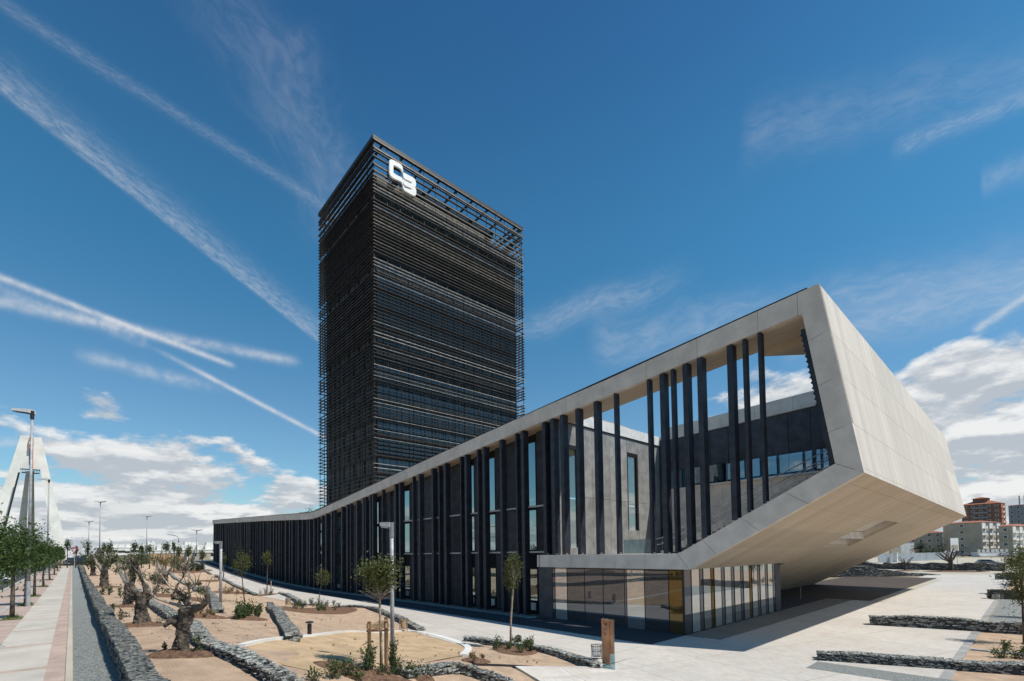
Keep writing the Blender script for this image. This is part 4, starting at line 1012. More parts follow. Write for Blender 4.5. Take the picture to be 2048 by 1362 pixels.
# ------------------------------------------------------------------ plants
def leaves(c, n, rx, ry, rz, sz, rng, clumps=14, tight=.42, hollow=.35):
    """leaf blades spread in clumps through an uneven crown; returns verts, faces, clump centres"""
    d = rng.normal(size=(clumps, 3)); d /= np.linalg.norm(d, axis=1)[:, None]; r = hollow+(1-hollow)*rng.random(clumps)**.6
    cc = d*r[:, None]*np.array([rx, ry, rz])*.78
    k = rng.integers(0, clumps, n); q = cc[k]+rng.normal(size=(n, 3))*np.array([rx, ry, rz])*tight*(.5+.6*rng.random((clumps, 1)))[k]
    q = q+np.asarray(c)
    a = rng.normal(size=(n, 3)); a /= np.linalg.norm(a, axis=1)[:, None]; b = rng.normal(size=(n, 3)); b = np.cross(a, b); b /= np.linalg.norm(b, axis=1)[:, None]
    L = sz*rng.uniform(.6, 1.35, n)[:, None]; w = L*.42
    V = np.stack([q-a*L*.5, q+b*w*.5+a*L*.05, q+a*L*.5, q-b*w*.5+a*L*.05], 1).reshape(-1, 3)
    F = np.arange(4*n).reshape(n, 4); return V, F, cc+np.asarray(c)
def tree(name, label, cat, group, base, top, crown, leafm, nleaf, lsz, r0=.04, rng=RNG, bark='bark', clumps=14, lean=0., bare=0, tight=.36, parts=True, forkdz=0.):
    """crown = (centre height, rx, rz) in metres above the foot"""
    root = thing(name, label, cat, base, group=group); base = np.asarray(base, float); ch, rx, rz = crown
    c = base+np.array([0, 0, ch])+HR*lean
    V, F, cc = leaves(c, nleaf, rx, rx, rz, lsz, rng, clumps, tight)
    if parts:
        fork = base+np.array([0, 0, ch-rz*.85-forkdz])+HR*lean*.8
        mid = (base+fork)/2+HR*rng.normal()*.03
        b = MB().tube([base+(0, 0, -.05), mid, fork, c+(0, 0, rz*.5)], [r0*1.25, r0, r0*.8, r0*.25], 8, .05, rng); b.build('trunk', bark, root, smooth_=True)
        b = MB()
        for q in cc: m_ = fork+(c-fork)*rng.random()*(.7 if not forkdz else .3); b.tube([m_, (m_+q)/2+(0, 0, .05*rz), q], [r0*.4, r0*.25, r0*.1], 5)
        for _ in range(bare):
            a_ = rng.random()*6.28; m_ = fork+(0, 0, rng.random()*.2-.1); e = m_+np.array([math.cos(a_)*rx*1.05, math.sin(a_)*rx*1.05, rz*(.2+.9*rng.random())]); b.tube([m_, (m_+e)/2, e], [r0*.35, r0*.22, r0*.1], 5)
        b.build('branches', bark, root)
    b = MB(); b.arrays(V, F); b.build('crown', leafm, root); return root
def shrub(base, h, w, n, label, group, leafm='leaf_shrub', lsz=.07, rng=RNG, name='shrub', stems=7):
    root = thing(name, label, 'shrub', base, group=group); base = np.asarray(base, float); b = MB(); Vs, Fs = [], []; k = 0
    for i in range(stems):
        a = rng.random()*6.28; r = w*.5*rng.random()**.7; hh = h*rng.uniform(.45, 1.); e = base+np.array([r*math.cos(a), r*math.sin(a), hh]); m_ = base+np.array([r*.6*math.cos(a), r*.6*math.sin(a), hh*.5])
        b.tube([base+np.array([r*.3*math.cos(a), r*.3*math.sin(a), -.03]), m_, e], [.009, .007, .003], 4)
        nn = max(6, int(n*1.9)//stems); t = rng.random(nn)**.7; ax = np.where(t[:, None] < .5, base+(m_-base)*t[:, None]*2, m_+(e-m_)*(t[:, None]-.5)*2)
        q = ax+rng.normal(size=(nn, 3))*w*.085
        aa = rng.normal(size=(nn, 3)); aa[:, 2] += .8; aa /= np.linalg.norm(aa, axis=1)[:, None]; bb = np.cross(aa, rng.normal(size=(nn, 3))); bb /= np.linalg.norm(bb, axis=1)[:, None]
        Lf = lsz*rng.uniform(.6, 1.3, nn)[:, None]
        Vs.append(np.stack([q, q+aa*Lf*.5+bb*Lf*.22, q+aa*Lf, q+aa*Lf*.5-bb*Lf*.22], 1).reshape(-1, 3)); Fs.append(np.arange(4*nn).reshape(nn, 4)+k); k += 4*nn
    b.build('stems', 'twig', root); l = MB(); l.arrays(np.concatenate(Vs), np.concatenate(Fs)); l.build('foliage', leafm, root); return root
def bed(c, rx, ry, h=.10, material='mulch'):
    """low mound of bark mulch following the land"""
    c = np.asarray(c, float); b = MB(); n, rg = 34, 8; ph = RNG.random(3)*6
    for r in range(rg+1):
        for k in range(n):
            a = 2*math.pi*k/n; f = r/rg*(1+.07*math.sin(2*a+ph[0])+.05*math.sin(3*a+ph[1])); q = c[:2]+np.array([math.cos(a)*rx*f, math.sin(a)*ry*f]) if False else c[:2]+HR[:2]*math.cos(a)*rx*f+HF[:2]*math.sin(a)*ry*f
            b.v.append((q[0], q[1], float(land(*q))-.004+.02*(r < rg)+h*(1-(r/rg)**2)**1.6+(RNG.random()*.03 if 0 < r < rg else 0)))
    for r in range(rg):
        for k in range(n): b.f.append((r*n+k, (r+1)*n+k, (r+1)*n+(k+1) % n, r*n+(k+1) % n))
    return setting(b.build('mulch_bed', material))
def pbed(px, py, wpx, hpx, h=.10, m='mulch'):
    p = T(px, py); a = T(px, py-hpx/2); b = T(px, py+hpx/2); ry = abs((a-b)@HF)/2; bed(p, size(p, wpx)/2, min(ry, size(p, wpx)*.75), h, m); return p
def scatter(px, py, wpx, hpx, n, hp, label, leafm='leaf_shrub', w=None, nl=70, lsz=.07):
    for _ in range(n):
        a = RNG.random()*6.28; r = RNG.random()**.5; p = T(px+r*math.cos(a)*wpx/2*.85, py+r*math.sin(a)*hpx/2*.8); h = size(p, hp)*RNG.uniform(.6, 1.15)
        p[2] += .05; shrub(p, h, (w or h*.8), nl, label, label, leafm, lsz)
# slim tree in its round bed by the walk
pbed(1030, 1299, 102, 28); 
b0 = T(1021, 1300); tree('garden_tree', 'slim clipped tree with pale trunk in a leafy round bed by the walk', 'tree', None, b0, 0, (size(b0, 152), size(b0, 18), size(b0, 44)), 'leaf_garden', 2400, .085, .045, clumps=22, bark='branch_pale', lean=size(b0, 8), tight=.3)
scatter(1030, 1300, 96, 24, 13, 24, 'small leafy shrub in the round bed under the slim clipped tree', nl=110, lsz=.085)
# staked tree in the near bed
pbed(755, 1357, 250, 34, .12)
b1 = T(763, 1347); tree('staked_tree', 'young wide crowned tree held by three wooden stakes near the tall lamp', 'tree', None, b1, 0, (size(b1, 198), size(b1, 41), size(b1, 31)), 'leaf_garden', 2700, .08, .03, clumps=30, bark='branch_pale', bare=20, lean=-size(b1, 4), tight=.34, forkdz=size(b1, 24))
stk = thing('tree_stakes', 'three brown wooden stakes with crosspieces round the young tree trunk', 'tree stake', b1)
sp = [at(b1, -15, 0, -.35), at(b1, 2, 0, .32), at(b1, 17, 0, -.3)]; sh = size(b1, 108)
for q in sp: MB().tube([q+(0, 0, -.1), q+(0, 0, sh)], .042, 8).build('stake', 'wood_post', stk)
for i in range(3):
    a, e = sp[i], sp[(i+1) % 3]
    for zz, hh in ((sh-.10, .10), (sh*.83, .035)):
        if hh < .05 and i == 1: continue
        d_ = (e-a)/np.linalg.norm(e-a); nn = np.cross(d_, (0, 0, 1))*.02; a2, e2 = a-d_*.06, e+d_*.06
        MB().hexa([a2-nn+(0, 0, zz-hh/2), e2-nn+(0, 0, zz-hh/2), e2+nn+(0, 0, zz-hh/2), a2+nn+(0, 0, zz-hh/2), a2-nn+(0, 0, zz+hh/2), e2-nn+(0, 0, zz+hh/2), e2+nn+(0, 0, zz+hh/2), a2+nn+(0, 0, zz+hh/2)]).build('crosspiece', 'pine_wood' if hh > .05 else 'wood_post', stk)
for px, py, hp, nl, w in [(733, 1352, 78, 170, .42), (742, 1350, 60, 110, .4), (786, 1352, 74, 200, .36), (797, 1349, 48, 120, .4), (670, 1356, 42, 150, .55), (700, 1354, 46, 70, .4), (628, 1362, 26, 60, .4), (825, 1356, 34, 160, .6), (840, 1352, 22, 90, .5), (765, 1358, 30, 100, .5), (715, 1360, 26, 60, .4)]:
    p = T(px, py); lab_ = 'tall upright leafy shrub standing against the stakes of the young tree' if hp > 55 else ('small low shrub at the rim of the near mulch bed' if hp < 32 else 'knee high leafy shrub in the near mulch bed round the stakes'); shrub(p, size(p, hp), w, nl, lab_, lab_, lsz=.075, stems=8)
pbed(952, 1322, 58, 22, .08); scatter(948, 1322, 50, 14, 4, 14, 'dry low shrub in the small bed at the bend of the gabion', 'leaf_dry', nl=40)
pbed(852, 1360, 40, 22, .06)
# trees and beds further up the garden
MID = [(637, 1211, 626, 661, 1135, 1173, 700, 'small sparse tree with drooping crown in the long mulch bed', .05),
       (490, 1209, 465, 498, 1096, 1152, 1300, 'round crowned young tree rising from the shrub clump', 0.),
       (534, 1189, 524, 546, 1101, 1131, 700, 'small round topped sapling beside a wooden stake', 0.),
       (447, 1156, 440, 453, 1103, 1131, 420, 'thin sapling behind the distant garden lamp', 0.),
       (404, 1138, 397, 413, 1099, 1119, 320, 'thin sapling at the head of the white walk', 0.),
       (358, 1128, 350, 366, 1090, 1112, 300, 'bushy sapling in the far dry planting', 0.),
       (377, 1124, 368, 386, 1089, 1114, 420, 'pale leafed sapling near the far lamp with curved arm', 0.)]
for bx_, by_, x0, x1, y0, y1, n, lab, ln in MID:
    p = T(bx_, by_); k = depth_of(p)/FPX
    tree('sapling', lab, 'tree', 'young trees up the garden', p, 0, ((by_-(y0+y1)/2)*k, (x1-x0)/2*k*.9, (y1-y0)/2*k*.9), 'leaf_garden', n, .10*max(1, depth_of(p)/30), .035*max(1, depth_of(p)/40), lean=((x0+x1)/2-bx_)*k, clumps=12)
p = T(542, 1188); b = MB().tube([p, p+(0, 0, size(p, 26))], .05, 8).build('wooden_stake', 'pine_wood'); tag(b, 'short pale wooden stake beside the round topped sapling', 'stake')
pbed(638, 1222, 132, 26); scatter(640, 1217, 124, 20, 26, 16, 'small shrub in the long mulch bed beside the walk', nl=60, lsz=.09)
pbed(494, 1238, 66, 16); scatter(494, 1236, 62, 14, 14, 30, 'dense leafy shrub in the clump under the round crowned tree', nl=110, lsz=.10)
pbed(534, 1190, 40, 8); scatter(534, 1189, 44, 5, 6, 13, 'small dark shrub round the sapling and its stake', nl=40, lsz=.1)
pbed(466, 1186, 66, 18); scatter(464, 1185, 64, 15, 18, 13, 'dry tufted plant in the brown bed left of the shrub clump', 'leaf_dry', nl=40, lsz=.1)
pbed(412, 1235, 66, 16); scatter(408, 1234, 52, 10, 10, 13, 'wispy dry plant in the brown bed behind the near olive', 'leaf_dry', nl=30, lsz=.08)
pbed(330, 1192, 70, 16); pbed(420, 1162, 40, 8); scatter(430, 1160, 26, 4, 3, 11, 'thin twiggy plant beside the low gabion', 'leaf_dry', nl=20, lsz=.1)
pbed(375, 1143, 76, 12); scatter(378, 1141, 74, 9, 26, 19, 'dark shrub in the far brown bed by the walk', 'leaf_dark', nl=90, lsz=.2)
pbed(300, 1162, 40, 8); scatter(312, 1160, 36, 8, 10, 17, 'shrub in the far bed behind the olives', nl=40, lsz=.14)
pbed(395, 1200, 60, 12)
for q in ((330, 1131, 60, 6, 14), (290, 1128, 40, 5, 10), (360, 1126, 60, 6, 12)): scatter(q[0], q[1], q[2], q[3], q[4], 15, 'low green shrub in the far end of the garden' if q[0] == 290 else 'low dry shrub in the far end of the garden', 'leaf_far' if q[0] == 290 else 'leaf_dry', nl=70, lsz=.24)
# ------------------------------------------------------------------ gnarled olives
def olive(px, py, label, limbs, trunk, twigs=0, leafspots=(), bedw=0, dd=.0):
    base = T(px, py); root = thing('olive_tree', label, 'olive tree', base, group='old transplanted olive trees')
    rng = np.random.default_rng(px*7)
    P = [at(base, dx, dy, 0) for dx, dy, r in trunk]; P[0] = P[0]-(0, 0, .08)
    pts, rs = [], []
    for i in range(len(P)-1):
        for k in range(4): t = k/4; pts.append(P[i]*(1-t)+P[i+1]*t); rs.append(size(base, .68*(trunk[i][2]*(1-t)+trunk[i+1][2]*t)))
    pts.append(P[-1]); rs.append(size(base, trunk[-1][2]))
    b = MB().tube(pts, rs, 22, .10, rng); tr = b.build('trunk', 'bark_olive', root, smooth_=True)
    dm = tr.modifiers.new('sub', 'SUBSURF'); dm.levels = 2; dm.render_levels = 2
    tx = bpy.data.textures.get('gnarl') or bpy.data.textures.new('gnarl', 'CLOUDS'); tx.noise_scale = .10; tx.noise_depth = 5
    d2 = tr.modifiers.new('gnarl', 'DISPLACE'); d2.texture = tx; d2.strength = size(base, 5); d2.mid_level = .5; d2.texture_coords = 'LOCAL'
    tx2 = bpy.data.textures.get('cracks') or bpy.data.textures.new('cracks', 'CLOUDS'); tx2.noise_scale = .035; tx2.noise_depth = 3
    if depth_of(base) < 22: dm.levels = dm.render_levels = 3; d3 = tr.modifiers.new('cracks', 'DISPLACE'); d3.texture = tx2; d3.strength = size(base, 3.2); d3.mid_level = .5; d3.texture_coords = 'LOCAL'
    tips = []
    for L in limbs:
        q = [at(base, a, e, (rng.random()-.5)*.25+ (L[0][3] if len(L[0]) > 3 else 0)) for a, e, *_ in L]; rr = [size(base, s_[2]*.62) for s_ in L]
        q = smooth_poly(q, 4); rr = np.interp(np.linspace(0, 1, len(q)), np.linspace(0, 1, len(rr)), rr)
        o = MB().tube(q, list(rr), 9, .10, rng).build('limb', 'bark_olive' if rr[0] > size(base, 4.5) else 'branch_pale', root, smooth_=True); tips.append(q[-1]); tips.append(q[len(q)//2])
    if twigs:
        b = MB()
        for _ in range(twigs):
            t = tips[rng.integers(len(tips))]; e = t+rng.normal(size=3)*.12+np.array([0, 0, .16]); b.tube([t, (t+e)/2+rng.normal(size=3)*.03, e], [.010, .007, .003], 4)
        stuff(b.build('twigs', 'twig', root))
    Vs, Fs, k = [], [], 0
    for (dx, dy, rpx, n) in leafspots:
        c = at(base, dx, dy, (rng.random()-.5)*.4); r = size(base, rpx); V, F, _ = leaves(c, n, r, r, r, .075*max(1, depth_of(base)/14), rng, 7, .4); Vs.append(V); Fs.append(F+k); k += len(V)
    if Vs: l = MB(); l.arrays(np.concatenate(Vs), np.concatenate(Fs)); l.build('foliage', 'leaf_olive', root)
    if bedw: bed(base, size(base, bedw)/2, size(base, bedw)/2*.8, .07)
    return base
o1 = olive(365, 1308, 'nearest gnarled olive with bare pale branches and one thick upturned arm', [
    [(2, 86, 16), (28, 92, 12), (42, 98, 9), (50, 112, 8), (46, 126, 6)], [(48, 118, 4), (38, 130, 3), (26, 146, 2), (15, 166, 1.6)],
    [(-6, 62, 14), (-20, 70, 11), (-27, 66, 10), (-29, 58, 6)], [(-6, 92, 6), (-32, 106, 4), (-52, 118, 3.2), (-70, 142, 3), (-86, 158, 3)],
    [(-4, 94, 3), (-18, 116, 2), (-30, 124, 1.8), (-50, 146, 1.5)], [(0, 94, 3.2), (-16, 118, 2.4), (-32, 138, 1.8), (-52, 162, 1.4)],
    [(2, 96, 10), (0, 112, 7), (-8, 130, 3.4), (-4, 154, 2.4)], [(6, 100, 6), (8, 118, 4), (14, 130, 2)]],
    [(0, 0, 26), (-3, 14, 21), (-2, 34, 17), (2, 52, 17), (6, 70, 19), (6, 88, 20), (6, 96, 10)], twigs=130, leafspots=[(0, 112, 12, 70), (-40, 128, 8, 40), (44, 128, 8, 50), (-14, 4, 8, 50), (26, 6, 12, 60), (34, 30, 8, 40), (-52, 150, 6, 40), (24, 140, 5, 30), (-28, 112, 6, 40), (10, 138, 6, 40)], bedw=126)
o2 = olive(283, 1250, 'olive with thick pale trunk and two twisted limbs behind the nearest one', [
    [(-6, 56, 10), (-14, 74, 7), (-22, 98, 5), (-20, 122, 4)], [(6, 60, 9), (2, 84, 7), (-8, 110, 6), (-16, 134, 4)], [(10, 54, 9), (24, 64, 6), (30, 84, 3)], [(-10, 60, 8), (-22, 50, 9), (-28, 44, 6)]],
    [(0, 0, 25), (0, 12, 19), (-1, 30, 14), (0, 46, 16), (0, 58, 15), (0, 66, 8)], twigs=130, leafspots=[(0, 92, 12, 80), (-22, 128, 13, 160), (2, 136, 12, 160), (-34, 18, 9, 40), (30, 10, 10, 40), (24, 90, 10, 80), (-14, 100, 9, 70)], bedw=92)
o3 = olive(256, 1213, 'olive half hidden behind the thick trunked olive', [
    [(2, 40, 7), (-6, 60, 5), (-10, 84, 3)], [(4, 42, 7), (12, 62, 5), (26, 92, 3)]], [(0, 0, 14), (-1, 14, 10), (0, 30, 10), (0, 44, 8)], twigs=40, leafspots=[(-8, 90, 12, 130), (24, 96, 12, 130), (4, 76, 10, 80)], bedw=56)
o4 = olive(208, 1174, 'olive with bushy dark crown beside the long gabion wall', [
    [(0, 30, 7), (-12, 46, 5), (-22, 62, 3)], [(2, 30, 6), (10, 50, 4), (18, 66, 3)], [(0, 34, 6), (0, 54, 4), (-2, 74, 2)]], [(0, 0, 12), (0, 10, 9), (0, 24, 9), (0, 34, 7)], twigs=50, leafspots=[(-20, 56, 13, 220), (16, 58, 14, 220), (0, 46, 12, 160), (-4, 72, 9, 100), (24, 34, 9, 70)], bedw=70)
o5 = olive(186, 1152, 'farther olive with leafy crown near the end of the long gabion wall', [
    [(0, 16, 4), (-8, 28, 3), (-12, 38, 2)], [(0, 18, 4), (8, 32, 2.5), (12, 42, 1.6)]], [(0, 0, 7), (0, 8, 5), (0, 18, 5)], twigs=20, leafspots=[(-8, 34, 11, 180), (8, 36, 11, 180), (0, 26, 9, 110)], bedw=40)
o6 = olive(330, 1170, 'twisted olive behind the nearest one with thin grey limbs', [
    [(0, 20, 5), (-10, 34, 4), (-18, 52, 2)], [(2, 20, 5), (14, 36, 3), (22, 50, 2)]], [(0, 0, 9), (0, 10, 7), (0, 22, 7)], twigs=30, leafspots=[(-16, 50, 11, 110), (16, 46, 12, 110)], bedw=46)
o7 = olive(262, 1150, 'small leafy olive in the middle of the garden between two gabions', [
    [(0, 12, 4), (-8, 24, 3), (-12, 34, 2)], [(0, 12, 4), (8, 26, 2.5), (16, 36, 1.6)]], [(0, 0, 6), (0, 6, 5), (0, 14, 5)], twigs=20, leafspots=[(-8, 30, 12, 200), (12, 32, 13, 200)], bedw=36)
for px, py, hp in ((243, 1196, 34), (240, 1240, 26), (218, 1190, 22), (205, 1190, 24), (330, 1300, 14), (395, 1290, 24), (425, 1306, 20), (225, 1222, 14)):
    p = T(px, py); shrub(p, size(p, hp), size(p, hp)*.6, 46, 'thin upright young shoot planted among the olives', 'young shoots among the olives', 'leaf_olive', .06*max(1, depth_of(p)/12), stems=4, name='young_shoot')

# loose chips and pebbles strewn over the sand
V, F = [], []
for k in range(1500):
    x = -1-RNG.random()**1.6*34; y = -10-RNG.random()*12; s_ = RNG.uniform(.008, .03); q = np.array([x, y, float(land(x, y))+.006])
    V.append(stone_verts(RNG)*np.array([s_*1.6, s_, s_*.7]) @ euler_m(0, 0, RNG.random()*6).T + q); F.append(_f+8*k)
b = MB(); b.arrays(np.concatenate(V), np.concatenate(F)); o = b.build('pebbles', 'stone_tan'); stuff(o); tag(o, 'small loose stone chips strewn over the garden sand', 'pebbles')

# tiny dry weeds here and there in the sand
V, F = [], []; k = 0
for w_ in range(130):
    x = 0-RNG.random()**1.4*45; y = -9.5-RNG.random()*12.5; z = float(land(x, y))
    for _ in range(RNG.integers(5, 14)):
        a = RNG.random()*6.28; r = RNG.random()*.06; q = np.array([x+r*math.cos(a), y+r*math.sin(a), z]); t = np.array([math.cos(a)*.05, math.sin(a)*.05, RNG.uniform(.04, .13)]); s_ = np.array([-math.sin(a), math.cos(a), 0])*.010
        V += [q-s_, q+s_, q+t]; F.append((k, k+1, k+2)); k += 3
b = MB(); b.v = [tuple(v) for v in V]; b.f = F; o = b.build('weeds', 'leaf_dry'); stuff(o); tag(o, 'tiny dry weeds sprouting from the garden sand', 'weeds')
# ------------------------------------------------------------------ street trees
for i, p in enumerate(pitpos):
    h = 3.7*(.92+.16*RNG.random()); k = depth_of(p)
    if i == len(pitpos)-1: h = 3.5
    lab = ['street tree one pit short of the tall single headed lamp', 'street tree growing right beside the tall single headed lamp', 'first street tree past the tall single headed lamp', 'second street tree past the tall single headed lamp', 'third street tree past the tall single headed lamp', 'fourth street tree past the tall single headed lamp', 'fifth street tree past the tall single headed lamp', 'last street tree of the pavement row before the grass island', 'street tree two pits short of the tall single headed lamp'][i]
    tree('street_tree', lab, 'tree', 'street trees along the pavement', p, 0, (h*.70, .76, h*.28), 'leaf_street', int(np.clip(4200*18/k, 1200, 4200)), .105*max(1, k/26), .062, clumps=26, tight=.30)
# ------------------------------------------------------------------ lamps
def street_lamp(p, top, label, headpx=1., arms=(-1,), group='tall street lamps', curved=False, arm=.9):
    root = thing('street_lamp', label, 'street lamp', p, group=group); p = np.asarray(p, float)
    MB().tube([p+(0, 0, -.1), p+(0, 0, 1.2)], [.085*headpx, .075*headpx], 10).build('base', 'galv', root)
    MB().tube([p+(0, 0, 1.2), p+(0, 0, top)], [.064*headpx, .045*headpx], 10).build('pole', 'galv', root, smooth_=True)
    for s_ in arms:
        if curved:
            q = [p+(0, 0, top-.1), p+(0, 0, top+.9), p+HR*s_*.6+(0, 0, top+1.6), p+HR*s_*1.9+(0, 0, top+1.9)]; MB().tube(smooth_poly(q, 5), .05*headpx, 8).build('arm', 'galv', root); e = p+HR*s_*1.9+(0, 0, top+1.85)
        else: e = p+(0, 0, top)
        a, L, w, h = HR*s_, arm*headpx, .19*headpx, .11*headpx; n = HF*w
        up = np.array([0, 0, 1.]); tilt = up*L*.16
        MB().hexa([e-n, e+n, e+a*L+n*.7+tilt, e+a*L-n*.7+tilt, e-n*.7+up*h*1.6, e+n*.7+up*h*1.6, e+a*L+n*.4+tilt+up*h, e+a*L-n*.4+tilt+up*h]).build('lamp_head', 'lamp_glass', root)
        MB().hexa([e-n*.8-up*.04, e+n*.8-up*.04, e+a*L*.95+n*.6+tilt-up*.04, e+a*L*.95-n*.6+tilt-up*.04, e-n*.8-up*.005, e+n*.8-up*.005, e+a*L*.95+n*.6+tilt-up*.005, e+a*L*.95-n*.6+tilt-up*.005]).build('lens', 'black_metal', root)
    MB().tube([p+(0, 0, top-.25), p+(0, 0, top+.12)], .075*headpx, 8).build('bracket', 'black_metal', root)
    return root
L1 = on_z(56, 1214, 2.33); L1[2] = float(streetz(L1[0]))
street_lamp(L1, size(L1, 1214-822), 'tall single headed street lamp among the pavement trees', 1.0, arm=.85)
p = D(95, 62); street_lamp(p, 4.5+size(p, 158)-p[2], 'second single headed lamp in front of the white pylon leg', 1.5, arm=1.)
for px, dep, ytop, lab, arms, cv in ((199, 150, 1002, 'double headed lamp on the tallest far pole left of the garden', (-1, 1), False), (177, 170, 1041, 'double headed lamp near the yield sign', (-1, 1), False), (293, 170, 1032, 'double headed lamp above the far saplings', (-1, 1), False), (357, 150, 1070, 'far lamp with curved arm beside the dark building end', (-1,), True), (393, 150, 1062, 'far lamp nearest the left end of the podium', (-1, 1), False), (162, 200, 1082, 'thin far lamp behind the yield sign', (-1,), False)):
    p = D(px, dep); street_lamp(p, 4.5+size(p, 1114-ytop)-p[2]-(1.9 if cv else 0), lab, 2.2, arms, group='far street lamps', curved=cv, arm=.8)
def garden_lamp(px, py, ytop, label, left=19, rpx=4.1):
    p = T(px, py); root = thing('garden_lamp', label, 'garden lamp', p); h = size(p, py-ytop); r = size(p, rpx)
    MB().tube([p+(0, 0, -.1), p+(0, 0, h)], [r, r*.92], 14).build('pole', 'galv', root, smooth_=True)
    MB().tube([p+(0, 0, h-.35), p+(0, 0, h+.01)], [r*1.12, r*1.12], 14).build('collar', 'steel', root)
    a = -HR*size(p, left); n = HF*.14; q = p-HR*r*.5
    head = MB().hexa([q-n+(0, 0, h-.10), q+n+(0, 0, h-.10), q+a+n+(0, 0, h-.07), q+a-n+(0, 0, h-.07), q-n+(0, 0, h+.02), q+n+(0, 0, h+.02), q+a+n+(0, 0, h+.02), q+a-n+(0, 0, h+.02)]).build('lamp_head', 'galv', root)
    MB().hexa([q+a*.25-n*.8+(0, 0, h-.125), q+a*.25+n*.8+(0, 0, h-.125), q+a*.92+n*.8+(0, 0, h-.105), q+a*.92-n*.8+(0, 0, h-.105), q+a*.25-n*.8+(0, 0, h-.098), q+a*.25+n*.8+(0, 0, h-.098), q+a*.92+n*.8+(0, 0, h-.078), q+a*.92-n*.8+(0, 0, h-.078)]).build('lens', 'lamp_glass', head)
    MB().box(p[0]-.12, p[0]+.12, p[1]-.12, p[1]+.12, p[2]-.02, p[2]+.03).build('base_plate', 'steel', root)
garden_lamp(785, 1338, 1046, 'tall round garden lamp post beside the staked tree')
garden_lamp(441, 1217, 1083, 'distant garden lamp post at the end of a short gabion', 9, 2.6)
# ------------------------------------------------------------------ bollard, bins, totem
p = T(619, 1273); root = thing('bollard_light', 'black bollard light with flat disc cap on the white court kerb', 'bollard', p); h = size(p, 25); r = size(p, 4)
MB().cyl(p[0], p[1], p[2]-.05, p[2]+h, r, 16).build('post', 'black_metal', root, smooth_=False)
MB().cyl(p[0], p[1], p[2]+h, p[2]+h+.05, r*.6, 16).build('neck', 'lamp_glass', root)
MB().tube([p+(0, 0, h+.04), p+(0, 0, h+.06), p+(0, 0, h+.085)], [r*1.9, r*2.0, r*1.5], 20).build('cap', 'black_metal', root)
def slat_bin(px, py, hp, wp, label):
    p = T(px, py); root = thing('litter_bin', label, 'litter bin', p); h, w = size(p, hp), size(p, wp)
    for s_ in (-1, 1): MB().tube([p+HR*s_*w/2, p+HR*s_*w/2+(0, 0, h)], .018, 6).build('leg', 'steel', root)
    MB().tube([p+HR*-w/2+(0, 0, h), p+HR*w/2+(0, 0, h)], .018, 6).build('top_rail', 'steel', root)
    MB().tube([p+HR*-w/2+(0, 0, h*.2), p+HR*w/2+(0, 0, h*.2)], .014, 6).build('low_rail', 'steel', root)
    n = 14
    for k in range(n):                                 # a ring of timber slats
        a = 2*math.pi*k/n; c = p+(HR*math.cos(a)+HF*math.sin(a))*w*.36; t = (-HR*math.sin(a)+HF*math.cos(a))*w*.065; o_ = (HR*math.cos(a)+HF*math.sin(a))*.012
        z0, z1 = h*.28, h*.92
        MB().hexa([c-t-o_+(0, 0, z0), c+t-o_+(0, 0, z0), c+t+o_+(0, 0, z0), c-t+o_+(0, 0, z0), c-t-o_+(0, 0, z1), c+t-o_+(0, 0, z1), c+t+o_+(0, 0, z1), c-t+o_+(0, 0, z1)]).build('slat', 'pine_wood', root)
    MB().tube([p+(0, 0, h*.26), p+(0, 0, h*.29)], w*.34, 14).build('bottom', 'steel', root)
slat_bin(807, 1263, 27, 15, 'timber slat litter bin at the edge of the sand court')
slat_bin(576, 1213, 18, 10, 'small timber slat litter bin beside the white walk')
p = on_z(1193, 1318, .03); root = thing('wire_bin', 'grey wire basket bin on a hoop stand behind the copper totem', 'litter bin', p)
for k in range(16):
    a = 2*math.pi*k/16; c = np.array([p[0]+.17*math.cos(a), p[1]+.17*math.sin(a), 0])
    MB().tube([(c[0], c[1], p[2]+.12), (c[0]+.03*math.cos(a), c[1]+.03*math.sin(a), p[2]+.55)], .011, 5).build('bar', 'galv', root)
for z, r in ((.12, .175), (.34, .19), (.55, .205)): 
    MB().tube([(p[0]+r*math.cos(t), p[1]+r*math.sin(t), p[2]+z) for t in np.linspace(0, 2*math.pi, 17)], .012, 5, caps=False).build('hoop', 'black_metal', root)
MB().tube([p+HR*-.21, p+HR*-.21+(0, 0, .62), p+HR*.21+(0, 0, .62), p+HR*.21], .016, 6).build('stand', 'black_metal', root)
MB().tube([p+HR*-.24+(0, 0, .012), p+HR*.24+(0, 0, .012)], .016, 6).build('foot', 'black_metal', root)
MB().tube([p+(0, 0, .11), p+(0, 0, .13)], .17, 14).build('bottom', 'galv', root)
ta, tb = on_z(1206, 1336, .03), on_z(1230, 1342, .03); mid_ = (ta+tb)/2
tot_ = thing('totem_sign', 'tall copper and glass totem sign with small logo on the plaza', 'sign', mid_)
ax = (tb-ta)/np.linalg.norm(tb-ta); nn = np.array([ax[1], -ax[0], 0]); H_ = size(mid_, 101); Wt = np.linalg.norm(tb-ta)
def slab_on(u0, u1, z0, z1, d0, d1, name, mt, parent=tot_):
    a, e = ta+ax*u0*Wt, ta+ax*u1*Wt; z = lambda q: np.array([0, 0, q*H_])
    return MB().hexa([a+nn*d1+z(z0), e+nn*d1+z(z0), e+nn*d0+z(z0), a+nn*d0+z(z0), a+nn*d1+z(z1), e+nn*d1+z(z1), e+nn*d0+z(z1), a+nn*d0+z(z1)]).build(name, mt, parent)
slab_on(0, 1, 0, 1, -.012, .012, 'glass_sheet', 'rail_glass')
slab_on(.02, .66, .10, .985, .014, .05, 'copper_panel', 'copper'); slab_on(.66, .98, .32, .98, .014, .02, 'copper_panel', 'copper')
